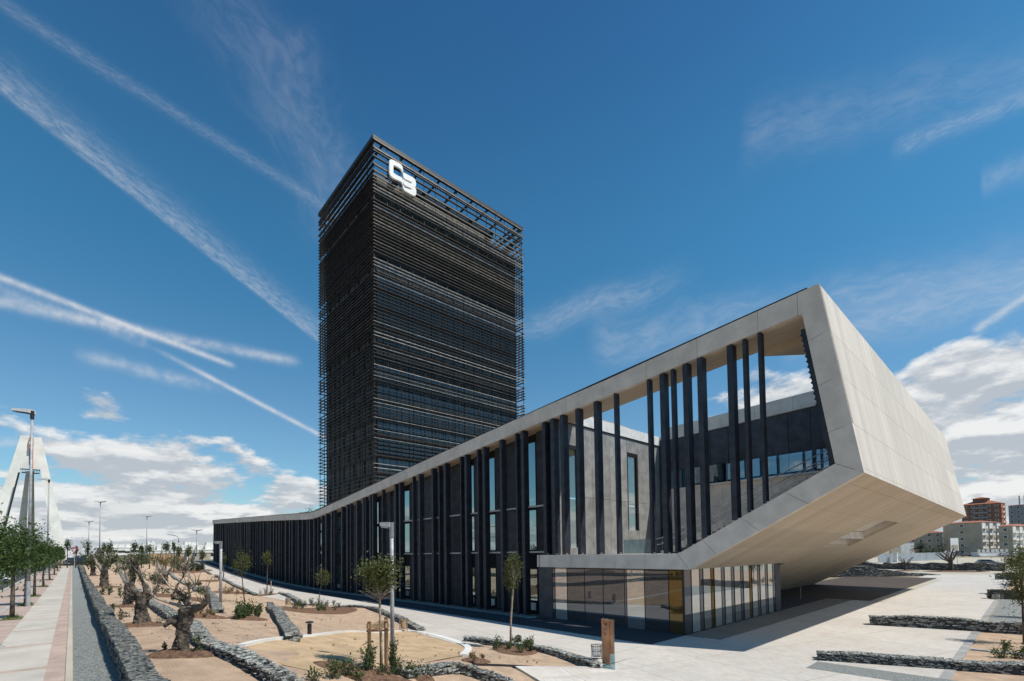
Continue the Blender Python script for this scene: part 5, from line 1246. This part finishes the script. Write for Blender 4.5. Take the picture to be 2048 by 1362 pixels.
slab_on(-.1, 1.1, -.02, .012, -.1, .1, 'base_plate', 'black_metal')
def mark(u0, u1, z0, z1, mt): slab_on(u0, u1, z0, z1, .052, .056, 'lettering', mt)
# small logo (ring and double bar) and two lines of print
for u0, u1, z0, z1, mt in ((.16, .19, .90, .945, 'sign_red'), (.16, .31, .94, .952, 'sign_red'), (.16, .31, .893, .905, 'sign_red'), (.29, .31, .92, .95, 'sign_red'), (.30, .33, .865, .915, 'black_metal'), (.30, .46, .905, .917, 'black_metal'), (.30, .46, .884, .894, 'black_metal'), (.30, .46, .862, .873, 'black_metal'), (.44, .47, .868, .912, 'black_metal')): mark(u0, u1, z0, z1, mt)
for z, a, e in ((.80, .2, .52), (.77, .2, .42), (.71, .2, .5), (.695, .2, .46), (.67, .2, .4)):
    u = a
    while u < e: w = RNG.uniform(.025, .06); mark(u, min(u+w, e), z, z+.008, 'wood_post'); u += w+.015
# ------------------------------------------------------------------ cars
def car(p, ang, paintm, label, L=4.3, Wd=1.75, Hc=1.48, van=False, group=None):
    root = thing('parked_car', label, 'car', p, ang, group)
    hw = Wd/2
    prof = [(-L/2, .35), (-L/2+.05, .75), (-L/2+.15, .92), (-L/2+.35, 1.0), (L/2-1.25, .98), (L/2-.35, .85), (L/2-.05, .68), (L/2, .42), (L/2-.1, .25), (-L/2+.1, .25)]
    b = MB(); b.prism(prof, -hw, hw); body = bevel(b.build('body', paintm, root, local=True), .09, 3)
    cab = [(-L/2+.22, .97), (-L/2+.55, Hc-.03), (-L/2+1.0, Hc), (L/2-2.0, Hc-.02), (L/2-1.15, .97)] if not van else [(-L/2+.1, .97), (-L/2+.18, Hc-.03), (-L/2+.4, Hc), (L/2-1.5, Hc-.02), (L/2-.8, .97)]
    n = len(cab); b = MB(); i0 = 0
    lo, hi = .97, Hc
    for sgn in (-1, 1):
        for x, z in cab: b.v.append((x, sgn*(hw-.04-(z-lo)/(hi-lo)*.2), z))
    b.f = [tuple(range(n-1, -1, -1))[::-1], tuple(range(2*n-1, n-1, -1))] + [(k, n+k, n+(k+1) % n, (k+1) % n) for k in range(n)]
    bevel(b.build('cabin', paintm, root, local=True), .05, 2)
    def y_at(z): return hw-.04-(z-lo)/(hi-lo)*.2+.012
    x0, x1, x2, x3 = cab[0][0]+.25, cab[1][0]+.25, cab[3][0]-.05, cab[4][0]-.28; z0, z1 = 1.02, Hc-.12
    xm = (x1+x2)/2
    for sgn in (-1, 1):
        for a0, a1, b0, b1 in ((x0, x1, xm-.04, xm-.04), (xm+.04, xm+.04, x3, x2)):
            q = [(a0, z0), (b0, z0), (b1, z1), (a1, z1)]; MB().hexa([(x, sgn*(y_at(z)-.03), z) for x, z in q]+[(x, sgn*y_at(z), z) for x, z in q]).build('side_window', 'car_glass', root, local=True)
        for xw in (-L/2+.78, L/2-.82):
            t = MB().tube([(xw, sgn*(hw-.19), .31), (xw, sgn*(hw+.012), .31)], .31, 18).build('tyre', 'tyre', root, local=True)
            MB().tube([(xw, sgn*(hw), .31), (xw, sgn*(hw+.022), .31)], .19, 12).build('rim', 'galv', t, local=True)
        MB().box(L/2-.16, L/2-.03, sgn*(hw-.42), sgn*(hw-.12), .60, .74).build('headlight', 'lamp_glass', root, local=True)
        MB().box(-L/2-.01, -L/2+.1, sgn*(hw-.32), sgn*(hw-.08), .68, .88).build('tail_light', 'tail_red', root, local=True)
        MB().box(x3-.15, x3+.02, sgn*(hw+.0), sgn*(hw+.16), .98, 1.1).build('mirror', paintm, root, local=True)
    for (xa, za), (xb_, zb) in ((cab[0], cab[1]), (cab[4], cab[3])):
        pts = []
        for f, off in ((.14, .012), (.86, .012)):
            x, z = xa+(xb_-xa)*f, za+(zb-za)*f; pts.append((x, z))
        dx = -.02 if xa < 0 else .02
        (xa2, za2), (xb2, zb2) = pts
        MB().hexa([(xa2, -y_at(za2)+.14, za2), (xa2, y_at(za2)-.14, za2), (xb2, y_at(zb2)-.14, zb2), (xb2, -y_at(zb2)+.14, zb2), (xa2+dx, -y_at(za2)+.14, za2+.01), (xa2+dx, y_at(za2)-.14, za2+.01), (xb2+dx, y_at(zb2)-.14, zb2+.01), (xb2+dx, -y_at(zb2)+.14, zb2+.01)]).build('windscreen' if xa > 0 else 'rear_window', 'car_glass', root, local=True)
    MB().box(-L/2-.03, -L/2+.02, -.26, .26, .5, .61).build('number_plate', 'white_paint', root, local=True)
    return root
def car_road(px, dep, ang, *a, **k):
    p = D(px, dep); p[2] = float(streetz(p[0]))-.02; return car(p, ang, *a, **k)
car_road(2, 44, math.pi+.02, 'car_white', 'white van parked at the kerb beside the street trees', Hc=1.75, van=True, L=4.6, group=None)
for px, dep, pm_, lab in ((80, 70, 'car_dark', 'black hatchback parked behind the pavement tree row'), (100, 84, 'car_blue', 'dark blue car parked at the end of the pavement'), (62, 92, 'car_silver', 'silver car parked past the black hatchback')): car_road(px, dep, math.pi+.05, pm_, lab)
p = D(160, 118); car(p, 2.2, 'car_dark', 'black van by the grass island behind the yield sign', Hc=2.0, van=True, L=5.)
p = D(148, 125); car(p, 2.4, 'car_grey', 'grey car by the grass island beside the black van')
def gcar(px, py, ang, pm_, lab, **k): p = on_z(px, py, 0.); p[2] = .0; return car(p, ang, pm_, lab, **k)
gcar(1978, 1132, .3, 'car_grey', 'dark grey car parked behind the long level gabion')
gcar(1933, 1113, .5, 'car_dark', 'black car parked in front of the grey apartment block')
gcar(2012, 1113, .5, 'car_silver', 'silver car parked by the white entrance steps')
gcar(2035, 1113, .4, 'car_white', 'white car parked at the right end of the apartment street')
# ------------------------------------------------------------------ signs
p = D(149, 60); p[2] = float(land(p[0], p[1])); root = thing('yield_sign', 'triangular give way sign on a thin pole at the end of the pavement', 'road sign', p)
zt = 4.5+size(p, 1117-1101)
MB().tube([p, (p[0], p[1], zt+.1)], .035, 8).build('pole', 'galv', root)
def tri(s_, d0, d1, name, mt):
    c = np.array([p[0], p[1], zt]); P = [c+HR*-s_*.5+(0, 0, s_*.42), c+HR*s_*.5+(0, 0, s_*.42), c+(0, 0, -s_*.45)]; b = MB()
    b.v = [tuple(q-HF*d0) for q in P]+[tuple(q-HF*d1) for q in P]; b.f = [(2, 1, 0), (3, 4, 5), (0, 1, 4, 3), (1, 2, 5, 4), (2, 0, 3, 5)]; b.build(name, mt, root)
tri(.95, .03, .06, 'border', 'sign_red'); tri(.58, .062, .07, 'face', 'white_paint')
p = on_z(1915, 1130, 0.); root = thing('round_sign', 'round dark backed road sign on a pole behind the long gabion', 'road sign', p); zc = 4.5-size(p, 1106-1093)
MB().tube([p, (p[0], p[1], zc)], .05, 8).build('pole', 'galv', root); c = np.array([p[0], p[1], zc])
MB().tube([c-HF*.04, c], size(p, 4.5), 20).build('disc', 'blue_grey', root); MB().tube([c-HF*.06, c-HF*.045], size(p, 3.6), 20).build('face', 'black_metal', root)
# ------------------------------------------------------------------ white bridge pylon
pb = on_x(62, 1119, -330.); pb[2] = 4.
root = thing('bridge_pylon', 'white A shaped bridge pylon with orange lift mast in its slot', 'bridge pylon', pb)
def pp(px, py, dd=0.): return on_x(px, py, -330-dd)
def pslab(poly, t0, t1, name, mt):
    P = [pp(*q, t0) for q in poly]+[pp(*q, t1) for q in poly]; n = len(poly); b = MB(); b.v = [tuple(q) for q in P]
    b.f = [tuple(range(n-1, -1, -1)), tuple(range(n, 2*n))]+[(k, (k+1) % n, n+(k+1) % n, n+k) for k in range(n)]; return b.build(name, mt, root)
pslab([(41, 871), (58, 872), (56, 938), (40, 938), (-34, 1122), (-72, 1122)][:0] or [(41, 871), (59, 871), (57, 938), (41, 938), (-3, 1122), (-42, 1122)], -4, 5, 'leg', 'pylon_white')
pslab([(67, 874), (83, 875), (138, 1119), (112, 1119), (81, 940), (66, 940)], -4, 5, 'leg', 'pylon_white')
pslab([(59, 876), (67, 877), (66, 930), (57.5, 930)], 1, 4.5, 'web', 'pylon_white')
pslab([(52, 942), (59, 942), (50, 1120), (26, 1120)], 12, 20, 'rear_leg', 'pylon_white')
pslab([(59.5, 942), (68, 942), (70, 1120), (61, 1120)], 6, 14, 'rear_leg', 'grey_render')
pslab([(58, 888), (66, 888), (66, 897), (58, 897)], -6, -1, 'mast_cap', 'orange'); pslab([(59, 874), (65, 874), (65, 883), (59, 883)], -6, -1, 'mast_head', 'orange')
pslab([(62.5, 896), (66.2, 896), (66, 940), (62.5, 940)], -5.5, -1, 'mast', 'orange')
for k in range(12): pslab([(61, 897+k*3.6), (62.4, 897+k*3.6), (62.4, 898.8+k*3.6), (61, 898.8+k*3.6)], -5.2, -2, 'rung', 'brick')
pslab([(40, 936.5), (80.5, 939.5), (80.5, 941.5), (40, 938.5)], -7, -5, 'crossbeam', 'black_metal'); pslab([(43, 944), (52, 944), (52, 946), (43, 946)], -6, -5, 'gantry', 'black_metal'); pslab([(67, 946), (79, 946), (79, 948), (67, 948)], -6, -5, 'gantry', 'black_metal')
for x in (45, 50, 68, 73, 78): pslab([(x, 939), (x+1, 939), (x+1, 947), (x, 947)], -6, -5.2, 'hanger', 'galv')
MB().tube([pp(62.5, 874), pp(62.5, 850)], .25, 6).build('antenna', 'galv', root); MB().tube([pp(60.5, 862), pp(64.5, 862)], .3, 6).build('antenna', 'galv', root)
MB().tube([pp(38, 945, -8), pp(8, 1062, -8)], .35, 6).build('stay_cable', 'black_metal', root)
# ------------------------------------------------------------------ far white houses left
def house(p, ang, w, d, h, label, wallm='white_wall', flat=True, group=None, nw=4):
    root = thing('row_house', label, 'house', p, ang, group); MB().box(-w/2, w/2, -d/2, d/2, -1, h).build('wall', wallm, root, local=True)
    if flat: MB().box(-w/2-.15, w/2+.15, -d/2-.15, d/2+.15, h, h+.35).build('parapet', 'white_wall', root, local=True); MB().box(-w/2+1, -w/2+4, -1.5, 2, h+.35, h+2.2).build('stair_box', 'white_wall', root, local=True)
    else: MB().prism([(-w/2-.3, h), (w/2+.3, h), (0, h+1.9)], -d/2-.3, d/2+.3).build('roof', 'roof_tile', root, local=True)
    for k in range(nw):
        x = -w/2+w*(k+.5)/nw
        for z in ((1.2, 2.6), (4., 5.3)):
            if z[1] < h-.3: MB().box(x-.7, x+.7, -d/2-.06, -d/2+.05, z[0], z[1]).build('window', 'window_dark', root, local=True)
    MB().box(w/2-2.6, w/2-.6, -d/2-.07, -d/2+.05, 0, 2.3).build('garage_door', 'grey_render', root, local=True)
    return root
hang = math.pi/2
for i in range(15):
    px = 226+i*14.6; dep = 250+((i*37) % 5)*13; p = D(px, dep); w = size(p, 14)
    house(p, hang+RNG.normal()*.05, w, 9, 6.3+((i*7) % 3)*.5-.0, 'low white flat roofed house in the distant row beyond the garden', group='distant white houses', nw=3)
for i in range(8):
    px = 300+i*16.; p = D(px, 190); house(p, hang, size(p, 15), 8, 3.6, 'single storey white house in front of the distant white row', group='near white houses of the far row', nw=3)
p = D(318, 150); o = MB().box(-3.2, 3.2, -1.2, 1.2, 0, 2.2).build('site_container', 'pine_wood', None); o.location = p; o.rotation_euler = (0, 0, hang); tag(o, 'ochre site container behind the far garden plants', 'container')
for k in range(5): MB().box(-3.1+k*1.3, -2.9+k*1.3, -1.26, -1.2, .1, 2.1).build('rib', 'wood_post', o, local=True)
FT = [(135, 1126, 1073, 1106, 15), (175, 1124, 1075, 1112, 14), (152, 1120, 1088, 1105, 7), (220, 1122, 1078, 1110, 14), (269, 1122, 1080, 1106, 13), (283, 1120, 1086, 1106, 8), (299, 1122, 1083, 1106, 15), (332, 1122, 1081, 1104, 17), (348, 1120, 1079, 1102, 7), (207, 1120, 1082, 1108, 10)]
for px, yb_, y0, y1, w in FT:
    p = D(px, 86); k = 86/FPX; hz_ = 4.5+(1114-y0)*k-p[2]; lo_ = 4.5+(1114-y1)*k-p[2]
    tree('far_tree', 'slim green sapling standing beyond the far end of the garden', 'tree', 'saplings beyond the garden', p, 0, ((hz_+lo_)/2, w/2*k*.9, (hz_-lo_)/2*.9), 'leaf_far', 420, .26, .08, clumps=12)
for i in range(26):
    px = 205+i*8.6+RNG.normal()*2; p = D(px, 320); r = RNG.uniform(2.5, 4.2); root = thing('distant_tree', 'dark round tree top showing over the distant white houses', 'tree', p, group='tree tops behind the white houses')
    V, F, _ = leaves(p+np.array([0, 0, 6.2]), 220, r, r, 2.2, 1.1, RNG, 8); b = MB(); b.arrays(V, F); b.build('crown', 'leaf_dark', root); MB().tube([p, p+(0, 0, 6.)], [.3, .15], 6).build('trunk', 'bark', root)
for px, dep, r, zc in ((178, 130, 3.4, 2.2), (190, 128, 3, 1.8), (205, 126, 3.2, 1.6), (165, 138, 2.6, 2.0), (222, 120, 2.6, 1.5)):
    p = D(px, dep); root = thing('dark_bush', 'dark rounded bush at the edge of the grass island', 'shrub', p, group='bushes by the grass island'); V, F, _ = leaves(p+np.array([0, 0, zc*.7]), 500, r*.8, r*.8, zc*.6, .55, RNG, 10); b = MB(); b.arrays(V, F); b.build('foliage', 'leaf_dark', root)
    MB().tube([p, p+(0, 0, zc*.7)], [.1, .06], 5).build('stems', 'bark', root)
# roof planting on the podium's left wing
p = np.array([-63., 3., 10.6]); root = thing('roof_bush', 'small twiggy bush growing on the low roof of the podium', 'shrub', p)
V, F, cc = leaves(p+np.array([0, 0, 1.0]), 70, .8, .8, .8, .22, RNG, 7); b = MB(); b.arrays(V, F); b.build('foliage', 'leaf_far', root); b = MB()
for q in cc: b.tube([p, (p+q)/2, q], [.04, .03, .015], 4)
b.build('stems', 'twig', root)
for k in range(6):
    q = np.array([-66.+k*1.1, 2.4, rooft(-66.+k*1.1)-.1]); shrub(q, .55, .8, 60, 'low grassy plant on the podium roof edge', 'roof edge plants', 'leaf_far', .2)
# ------------------------------------------------------------------ apartment blocks right
def block(px, dep, ang, w, d, h, label, wallm, sidem=None, storeys=5, roofm='roof_tile', bays=2, sidebays=4, off=0., balc=True, hip=1.0):
    p = on_z(px, 1112, 0.); dr = ray(px, 1105); dr = dr/(dr@FF); p = CAM+dr*dep; p[2] = 0
    root = thing('apartment_block', label, 'apartment building', p, ang)
    # local frame: the corner nearest the viewer at the origin, front face to -x, side face to +y
    MB().box(-w, 0, 0, d, -1, h).build('wall', wallm, root, local=True)
    e = .5
    b = MB(); b.v = [(-w-e, -e, h+.01), (e, -e, h+.01), (e, d+e, h+.01), (-w-e, d+e, h+.01), (-w*.75, d*.4, h+hip), (-w*.25, d*.4, h+hip), (-w*.25, d*.6, h+hip), (-w*.75, d*.6, h+hip)]
    b.f = [(0, 3, 2, 1), (0, 1, 5, 4), (1, 2, 6, 5), (2, 3, 7, 6), (3, 0, 4, 7), (4, 5, 6, 7)]; b.build('roof', roofm, root, local=True)
    sh_ = h/storeys
    for s_ in range(storeys):
        for k in range(bays):
            x = -w*(k+.5)/bays
            fr = MB().box(x-.75, x+.75, -.08, .0, s_*sh_+1.0, s_*sh_+2.4).build('window', 'white_paint', root, local=True)
            MB().box(x-.6, x+.6, -.11, -.075, s_*sh_+1.12, s_*sh_+2.28).build('pane', 'window_dark', fr, local=True)
        for k in range(sidebays):
            y = d*(k+.5)/sidebays
            if balc and k % 2 == 0:
                bl = MB().box(0, 1.15, y-d/sidebays*.42, y+d/sidebays*.42, s_*sh_+.05, s_*sh_+.22).box(1.05, 1.15, y-d/sidebays*.42, y+d/sidebays*.42, s_*sh_+.22, s_*sh_+1.15).build('balcony', 'white_wall', root, local=True)
                MB().box(.0, .06, y-1., y+1., s_*sh_+.3, s_*sh_+2.4).build('balcony_door', 'window_dark', bl, local=True)
            else:
                fr = MB().box(0, .07, y-.8, y+.8, s_*sh_+1.0, s_*sh_+2.4).build('window', 'white_paint', root, local=True); MB().box(.06, .10, y-.62, y+.62, s_*sh_+1.15, s_*sh_+2.25).build('pane', 'window_dark', fr, local=True)
    if sidem:
        for k in range(sidebays):
            if k % 2: continue
            y = d*(k+.5)/sidebays; MB().box(.0, .3, y-d/sidebays*.46, y+d/sidebays*.46, 0, h-.1).build('stair_bay', sidem, root, local=True)
    return root
fa = math.atan2(HR[1], HR[0])
block(1965, 215, fa-1.15, 14., 20, 15.2, 'grey rendered apartment block with one column of small windows', 'grey_render', 'white_wall', 5, bays=1, sidebays=6)
block(2026, 205, fa-1.12, 4.2, 20, 12.9, 'second grey apartment block with white lit bays, narrower than the first', 'grey_render', 'white_wall', 4, bays=1, sidebays=6)
block(1886, 240, fa-1.0, 17, 8, 11.5, 'low grey apartment block half hidden behind the palm', 'grey_render', None, 4, bays=5, sidebays=3)
br = block(2006, 300, fa-.98, 18.5, 12, 31.5, 'tall brick apartment tower with red tiled roof and balconies', 'brick', 'orange', 10, bays=5, sidebays=4, hip=2.2)
MB().box(-13.5, -6.5, 3, 9, 32.5, 35.4).build('lift_house', 'brick', br, local=True)
b = MB(); b.v = [(-14.3, 2.3, 35.41), (-5.7, 2.3, 35.41), (-5.7, 9.7, 35.41), (-14.3, 9.7, 35.41), (-10, 6, 36.6)]; b.f = [(0, 3, 2, 1), (0, 1, 4), (1, 2, 4), (2, 3, 4), (3, 0, 4)]; b.build('lift_roof', 'roof_tile', br, local=True)
for s_ in range(10): MB().box(-13., -6., -1.2, .0, s_*3.15+.05, s_*3.15+1.1).build('balcony', 'blue_grey', br, local=True)
gs = block(2075, 330, fa-.95, 13, 14, 33, 'tall pale grey slab block behind the brick tower', 'blue_grey', None, 10, bays=4, sidebays=3, balc=False, hip=.6)
for k in range(2): MB().tube([(-8+k*2.5, 5, 33), (-8+k*2.5, 5, 40)], .4, 8).build('chimney', 'galv', gs, local=True)
# white wall, palm, hedge, fence, billboard
p = on_z(1822, 1114, 0.); q = on_z(1812, 1114, 0.)
dr = lambda px, dep, z=0.: (lambda r: np.array([*(CAM+r/(r@FF)*dep)[:2], z]))(ray(px, 1105))
for px0, px1, dep, h, mt, lab, cat, nm in ((1801, 1827, 175, 6.2, 'white_wall', 'bright white gable wall left of the palm tree', 'wall', 'garden_wall'), (1780, 1800, 182, 4.8, 'beige_render', 'low beige wall under the edge of the cantilever', 'wall', 'garden_wall'), (1826, 1834, 178, 4.2, 'brick', 'narrow brick pier beside the white gable wall', 'wall', 'garden_wall')):
    a, e = dr(px0, dep), dr(px1, dep); n = HF*.4; o = MB().hexa([a-n, e-n, e+n, a+n, a-n+(0, 0, h), e-n+(0, 0, h), e+n+(0, 0, h), a+n+(0, 0, h)]); root = thing(nm, lab, cat, (a+e)/2); o.build('wall', mt, root)
    MB().hexa([a-n*1.3+(0, 0, h+.01), e-n*1.3+(0, 0, h+.01), e+n*1.3+(0, 0, h+.01), a+n*1.3+(0, 0, h+.01), a-n*1.3+(0, 0, h+.2), e-n*1.3+(0, 0, h+.2), e+n*1.3+(0, 0, h+.2), a+n*1.3+(0, 0, h+.2)]).build('coping', 'roof_tile', root)
pbase = dr(1842, 170); root = thing('palm_tree', 'stout date palm with arching fronds beside the white wall', 'palm tree', pbase)
MB().tube([pbase, pbase+(0, 0, 2.), pbase+(0, 0, 3.9)], [.55, .5, .6], 10, .06, RNG).build('trunk', 'bark', root)
for k in range(34):
    a = RNG.random()*6.28; el = RNG.uniform(-.2, 1.3); L = RNG.uniform(2.8, 3.7); d0 = np.array([math.cos(a)*math.cos(el), math.sin(a)*math.cos(el), math.sin(el)]); P = []; q = pbase+np.array([0, 0, 3.9])
    for s_ in range(8): P.append(q.copy()); q = q+d0*L/7; d0 = d0+np.array([0, 0, -.17]); d0 /= np.linalg.norm(d0)
    b = MB()
    for s_ in range(7):
        t = P[s_+1]-P[s_]; sd = np.cross(t, (0, 0, 1)); sd = sd/(np.linalg.norm(sd)+1e-6)
        for sg in (-1, 1):
            for f in (0, .5): o_ = P[s_]+t*f; tip = o_+sd*sg*(.75 if s_ < 5 else .45)+t*.9+np.array([0, 0, -.18]); b.quadpts([o_, o_+t*.18, tip])
    b.tube(P, [.05]*7+[.02], 4); b.build('frond', 'leaf_dark', root)
for px, dep, r, h in ((1858, 172, 2.6, 3.6), (1868, 172, 2.8, 4.2), (1878, 170, 2.4, 3.4), (1850, 168, 2.2, 2.6), (1884, 172, 1.8, 5.4)):
    p = dr(px, dep); root = thing('hedge_bush', 'dense dark bush in the garden between palm and grey block', 'shrub', p, group='dark bushes beside the palm'); V, F, _ = leaves(p+np.array([0, 0, h*.5]), 700, r, r, h*.5, .5, RNG, 12); b = MB(); b.arrays(V, F); b.build('foliage', 'leaf_dark', root); MB().tube([p, p+(0, 0, h*.5)], [.15, .08], 5).build('stems', 'bark', root)
f0, f1 = dr(1756, 138), dr(1905, 162); nf = 22; root = thing('metal_fence', 'long blue grey sheet metal fence below the apartment gardens', 'fence', (f0+f1)/2)
for k in range(nf):
    a, e = f0+(f1-f0)*k/nf, f0+(f1-f0)*(k+1)/nf; t = (e-a)/np.linalg.norm(e-a); n = np.cross(t, (0, 0, 1))*.04; a2, e2 = a+t*.03, e-t*.03; h = 2.5
    MB().hexa([a2-n, e2-n, e2+n, a2+n, a2-n+(0, 0, h), e2-n+(0, 0, h), e2+n+(0, 0, h), a2+n+(0, 0, h)]).build('fence_panel', 'fence_metal', root)
    MB().tube([a, a+(0, 0, h+.15)], .06, 6).build('post', 'galv', root)
for px, dep, z0, z1, w, mt, lab in ((1909.5, 160, 2.6, 7.2, 1.3, 'white_paint', 'white poster board standing at the street corner'), (1893, 160, 1.6, 4.2, .8, 'car_blue', 'blue and white advertising panel beside the poster board')):
    p = dr(px, dep); root = thing('poster_board', lab, 'billboard', p)
    MB().box(-w, w, -.1, .1, z0, z1).build('board', mt, root, local=True); MB().tube([(0, .15, 0), (0, .15, z1)], .1, 8).build('post', 'galv', root, local=True); root.rotation_euler = (0, 0, fa)
    MB().box(-w*.8, w*.8, -.13, -.105, z0+.3, (z0+z1)/2).build('print', 'beige_render' if mt == 'white_paint' else 'white_paint', root, local=True)
p = dr(1896, 150); root = thing('utility_pole', 'dark utility pole with crossarm in front of the grey block', 'pole', p); MB().tube([p, p+(0, 0, 9.)], [.16, .11], 8).build('pole', 'wood_post', root); MB().tube([p+HR*-.5+(0, 0, 8.8), p+HR*.5+(0, 0, 8.8)], .08, 6).build('crossarm', 'wood_post', root)
p = dr(1790, 140); root = thing('gate_pillar', 'white gate pillar standing in the metal fence', 'pillar', p); MB().box(-.5, .5, -.5, .5, 0, 2.7).build('shaft', 'white_wall', root, local=True); MB().box(-.65, .65, -.65, .65, 2.71, 2.95).build('cap', 'white_wall', root, local=True)
# white steps and low walls before the grey block
st_ = dr(1978, 196); root = thing('entrance_steps', 'white entrance terrace with railings before the grey apartment block', 'steps', st_, fa-.2)
for k in range(5): MB().box(-4, 6, -1.5+k*.4, 4, k*.34, (k+1)*.34).build('step', 'white_wall', root, local=True)
for k in range(7): MB().box(-4+k*1.6, -3.1+k*1.6, -.2, .1, 1.7, 3.).build('parapet', 'white_wall', root, local=True)
# ------------------------------------------------------------------ trees on the right
def bare_tree(px, py, hp, label, leaf=0):
    p = on_z(px, py, 0.); root = thing('olive_tree', label, 'olive tree', p); h = size(p, hp); b = MB()
    b.tube([p, p+(0, 0, h*.25), p+(0, 0, h*.42)], [h*.075, h*.055, h*.05], 10, .12, RNG); b.build('trunk', 'bark_olive', root); b = MB(); tips = []
    for k in range(7):
        a = RNG.random()*6.28; q = p+np.array([0, 0, h*RNG.uniform(.2, .42)]); e = q+np.array([math.cos(a)*h*.4, math.sin(a)*h*.4, h*RNG.uniform(.25, .55)]); b.tube([q, (q+e)/2+RNG.normal(size=3)*h*.05, e], [h*.035, h*.022, h*.01], 6); tips.append(e)
    b.build('limbs', 'bark_olive', root)
    if leaf:
        Vs, Fs, k = [], [], 0
        for e in tips: V, F, _ = leaves(e, leaf, h*.14, h*.14, h*.12, .16, RNG, 4); Vs.append(V); Fs.append(F+k); k += len(V)
        l = MB(); l.arrays(np.concatenate(Vs), np.concatenate(Fs)); l.build('foliage', 'leaf_olive', root)
    bed(p, h*.7, h*.7, .15)
bare_tree(1903, 1143, 62, 'bare branched olive standing in front of the round sign', 30)
bare_tree(1811, 1142, 34, 'small bare olive on the upper gabion terrace', 8)
bare_tree(1960, 1144, 20, 'low shrubby olive in the brown bed before the long gabion', 60)
RT = [((12.05, 8.4), 4.3, 'two stemmed garden tree leaning over the plaza edge', 2300, .9), ((12.7, 20.), 4.4, 'bushy garden tree beside the grey gravel bay', 1700, 1.1), ((11.6, 40.), 4.6, 'garden tree beyond the grey gravel bay', 2200, 1.4), ((12.2, 56), 4.8, 'garden tree near the far end of the plaza edge', 1800, 1.5)]
for (x, y), h, lab, n, r in RT:
    p = np.array([x, y, 0.]); k = depth_of(p)
    tr_ = tree('plaza_tree', lab, 'tree', None, p, 0, (h*.66, r*.72, h*.3), 'leaf_garden', n, .10*max(1, k/25), .05, clumps=22, bare=6, tight=.33)
    b = MB(); b.tube([p+(.45, .5, 0), p+(.4, .45, h*.3), p+(.15, .2, h*.55)], [.05, .045, .03], 7); b.build('trunk', 'bark', tr_)
for k in range(9):
    p = np.array([11.4+RNG.random()*1.2, 3.2+RNG.random()*3., 0.]); shrub(p, RNG.uniform(.35, .75), .7, 150, 'leafy shrub in the sand planter beside the plaza edge', 'shrubs of the plaza planter', lsz=.09)
for k in range(8):
    p = np.array([11.2+RNG.random()*1.2, 36+RNG.random()*20., 0.]); shrub(p, RNG.uniform(.4, .9), .9, 90, 'shrub in the sand strip far along the plaza edge', 'shrubs of the far plaza strip', lsz=.14)
e = MB().box(10.5, 13.5, 5.0, 5.25, -.05, .06).build('planter_edging', 'galv'); setting(e)
# boulders at the gabion end
for k in range(5):
    p = np.array([9.9+RNG.random()*.5, 33.+RNG.random()*.9, 0]); o = obj('boulder', STONE_ME[k], None); o.location = p+(0, 0, .2); o.scale = (.5, .45, .4); o.rotation_euler = (0, 0, RNG.random()*3); tag(o, 'pale loose boulder lying at the gabion end on the plaza', 'boulder', 'boulders by the plaza edge')
# thin post in the shade under the cantilever
p = on_z(1601.5, 1198, .05); root = thing('marker_post', 'thin pale steel post in the deep shade under the cantilever', 'post', p); MB().tube([p, p+(0, 0, .95)], .03, 8).build('shaft', 'galv', root); MB().tube([p+(0, 0, .95), p+(0, 0, 1.02)], .045, 8).build('head', 'galv', root)
